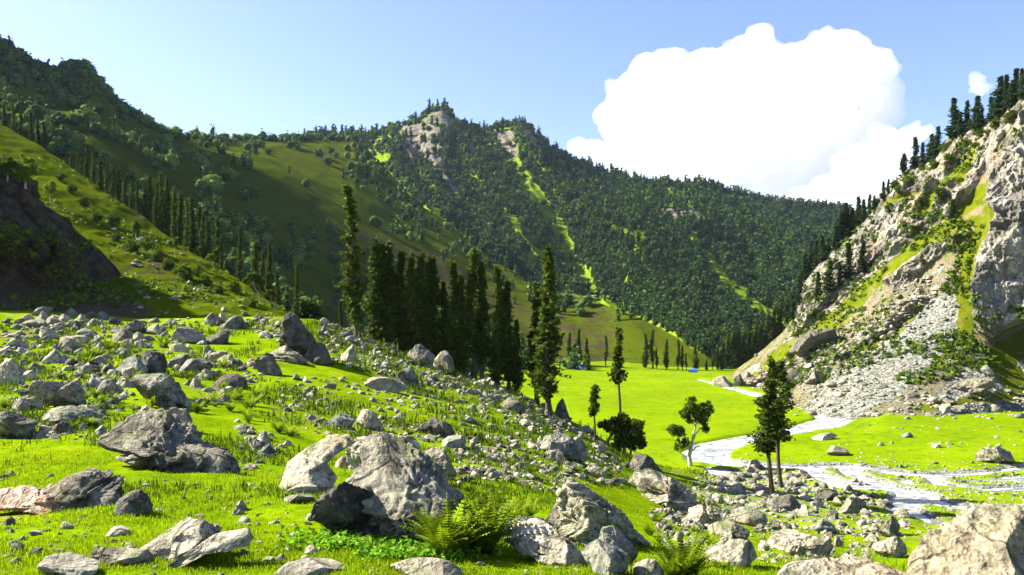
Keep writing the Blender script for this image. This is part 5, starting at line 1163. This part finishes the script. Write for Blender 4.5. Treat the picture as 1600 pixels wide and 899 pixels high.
# ------------------------------------------------------------------ two blue tents at the far meadow edge
m = N('blue canvas'); M_tent = m.fin(m.mix(m.noise(m.obj, 1.5, 3), (.03, .12, .50), (.08, .25, .75)), .6)
m = N('tent pole'); M_pole = m.fin((.35, .33, .3), .5)
def tent(px, b, wpx, lab):
    D = 372.; x = (px - 800) / F * D; z = max(drop(x, D, 'DV'), -27); L = wpx / F * D; r = empty('tent', (x, D, z)); tag(r, lab, 'tent', None)
    W_, H_ = L * .5, 1.9; V = []; nx_ = 9
    for i in range(nx_):
        u = i / (nx_ - 1) - .5; sag = .12 * math.cos(u * 6.28)
        V += [(u * L, -W_ * .5, .02), (u * L, -W_ * .28, H_ * .55 - sag * .5), (u * L, 0, H_ - .14 + sag), (u * L, W_ * .28, H_ * .55 - sag * .5), (u * L, W_ * .5, .02)]
    Fc = [(i * 5 + j, i * 5 + j + 1, i * 5 + j + 6, i * 5 + j + 5) for i in range(nx_ - 1) for j in range(4)]
    mk('canvas', V, Fc, M_tent, parent=r, smooth=True)
    for sx in (-.5, .5): mk('pole', *tube([(sx * L * .98, 0, 0), (sx * L * .98, 0, H_ + .05)], .04, 6), M_pole, parent=r)
tent(912, 574, 15, 'blue tent in the shade at the far left edge of the meadow'); tent(1083, 588, 13, 'small blue tent under the trees at the far right edge of the meadow')

# ------------------------------------------------------------------ clouds
m = N('cloud vapour')
vol = m.n('ShaderNodeVolumePrincipled', {'Color': (1, 1, 1, 1), 'Density': .002, 'Anisotropy': 0.})
m.t.links.new(vol.outputs[0], m.out.inputs['Volume']); M_cl = m.m
def cloud(puffs, D, lab, seed, vox, den=None):
    r = np.random.default_rng(seed); A = Acc(); V0, F0 = ICO[3]
    for px, py, rp in puffs:
        R_ = rp * D / F; c = W3(px, py, D); A.add(V0 * R_ * np.array([1, 1., .95]) + c + np.array([0, r.uniform(-.5, .5) * R_, 0]), F0)
        for _ in range(int(5 + rp / 6)):
            d = r.normal(size=3); d /= np.linalg.norm(d); rr = R_ * r.uniform(.18, .45); A.add(V0 * rr + c + d * R_ * np.array([.95, .9, .85]), F0)
    V, Fc, _ = A.out(); o = mk('cloud', V, Fc, M_cl)
    md = o.modifiers.new('r', 'REMESH'); md.mode = 'VOXEL'; md.voxel_size = vox; md.adaptivity = 0; md.use_smooth_shade = True
    bpy.context.view_layer.update(); dg = bpy.context.evaluated_depsgraph_get(); me = bpy.data.meshes.new_from_object(o.evaluated_get(dg)); o.modifiers.clear(); o.data = me
    n = len(me.vertices); co = np.empty(n * 3, np.float32); me.vertices.foreach_get('co', co); co = co.reshape(-1, 3).astype(float)
    nr = np.empty(n * 3, np.float32); me.vertices.foreach_get('normal', nr); nr = nr.reshape(-1, 3)
    q = co / (D * .03); h = .008 * D * fbm(q * .6, 3, seed) + .005 * D * fbm(q * 1.5, 5, seed + 3, g=.6) + .003 * D * fbm(q * 4, 4, seed + 9, g=.7)
    co += nr * h[:, None]; me.vertices.foreach_set('co', co.astype(np.float32).ravel()); me.update()
    me.materials.clear(); me.materials.append(M_cl)
    tag(o, lab, 'cloud'); return o
CD = 9000.
cloud([(1010, 125, 38), (1050, 120, 42), (985, 155, 42), (1100, 130, 50), (1135, 105, 42), (1180, 98, 48), (1215, 110, 40), (1270, 95, 46), (1310, 95, 48), (1345, 110, 44), (1372, 110, 34), (1385, 145, 26), (1365, 170, 45), (1300, 160, 70), (1200, 170, 75), (1100, 190, 70), (1030, 185, 60), (970, 190, 34),
       (1000, 235, 40), (1080, 250, 55), (1170, 250, 60), (1260, 240, 60), (1330, 220, 45), (1130, 290, 40), (1220, 300, 40), (1060, 272, 28)], CD, 'huge white cumulus cloud towering over the valley', 3, 36)
cloud([(905, 228, 18), (925, 240, 24), (955, 250, 30), (990, 262, 30), (1025, 272, 26)], CD * .88, 'low cloud bank poking out left of the huge cumulus', 5, 30)
cloud([(1420, 215, 26), (1390, 230, 34), (1440, 208, 16), (1350, 262, 42), (1400, 262, 36), (1300, 300, 36), (1350, 305, 34), (1250, 312, 26), (1400, 300, 30)], CD * 1.25, 'paler cloud bank between the cumulus and the right cliff', 6, 34)
cloud([(1528, 125, 11), (1534, 138, 12), (1524, 142, 9)], CD, 'small round cloud beside the trees on top of the right cliff', 7, 16)

# ------------------------------------------------------------------ air
import bmesh
bm = bmesh.new(); bmesh.ops.create_cube(bm, size=1)
for v_ in bm.verts: v_.co = Vector((v_.co.x * 5200, 1300 + v_.co.y * 3400, 330 + v_.co.z * 760))
me = bpy.data.meshes.new('haze'); bm.to_mesh(me); bm.free()
m = N('air'); vol = m.n('ShaderNodeVolumePrincipled', {'Color': (.55, .70, 1, 1), 'Density': .00002, 'Anisotropy': .2}); m.t.links.new(vol.outputs[0], m.out.inputs['Volume'])
me.materials.append(m.m); hz = bpy.data.objects.new('haze', me); C.objects.link(hz); tag(hz, 'thin blue mountain air', kind='stuff')
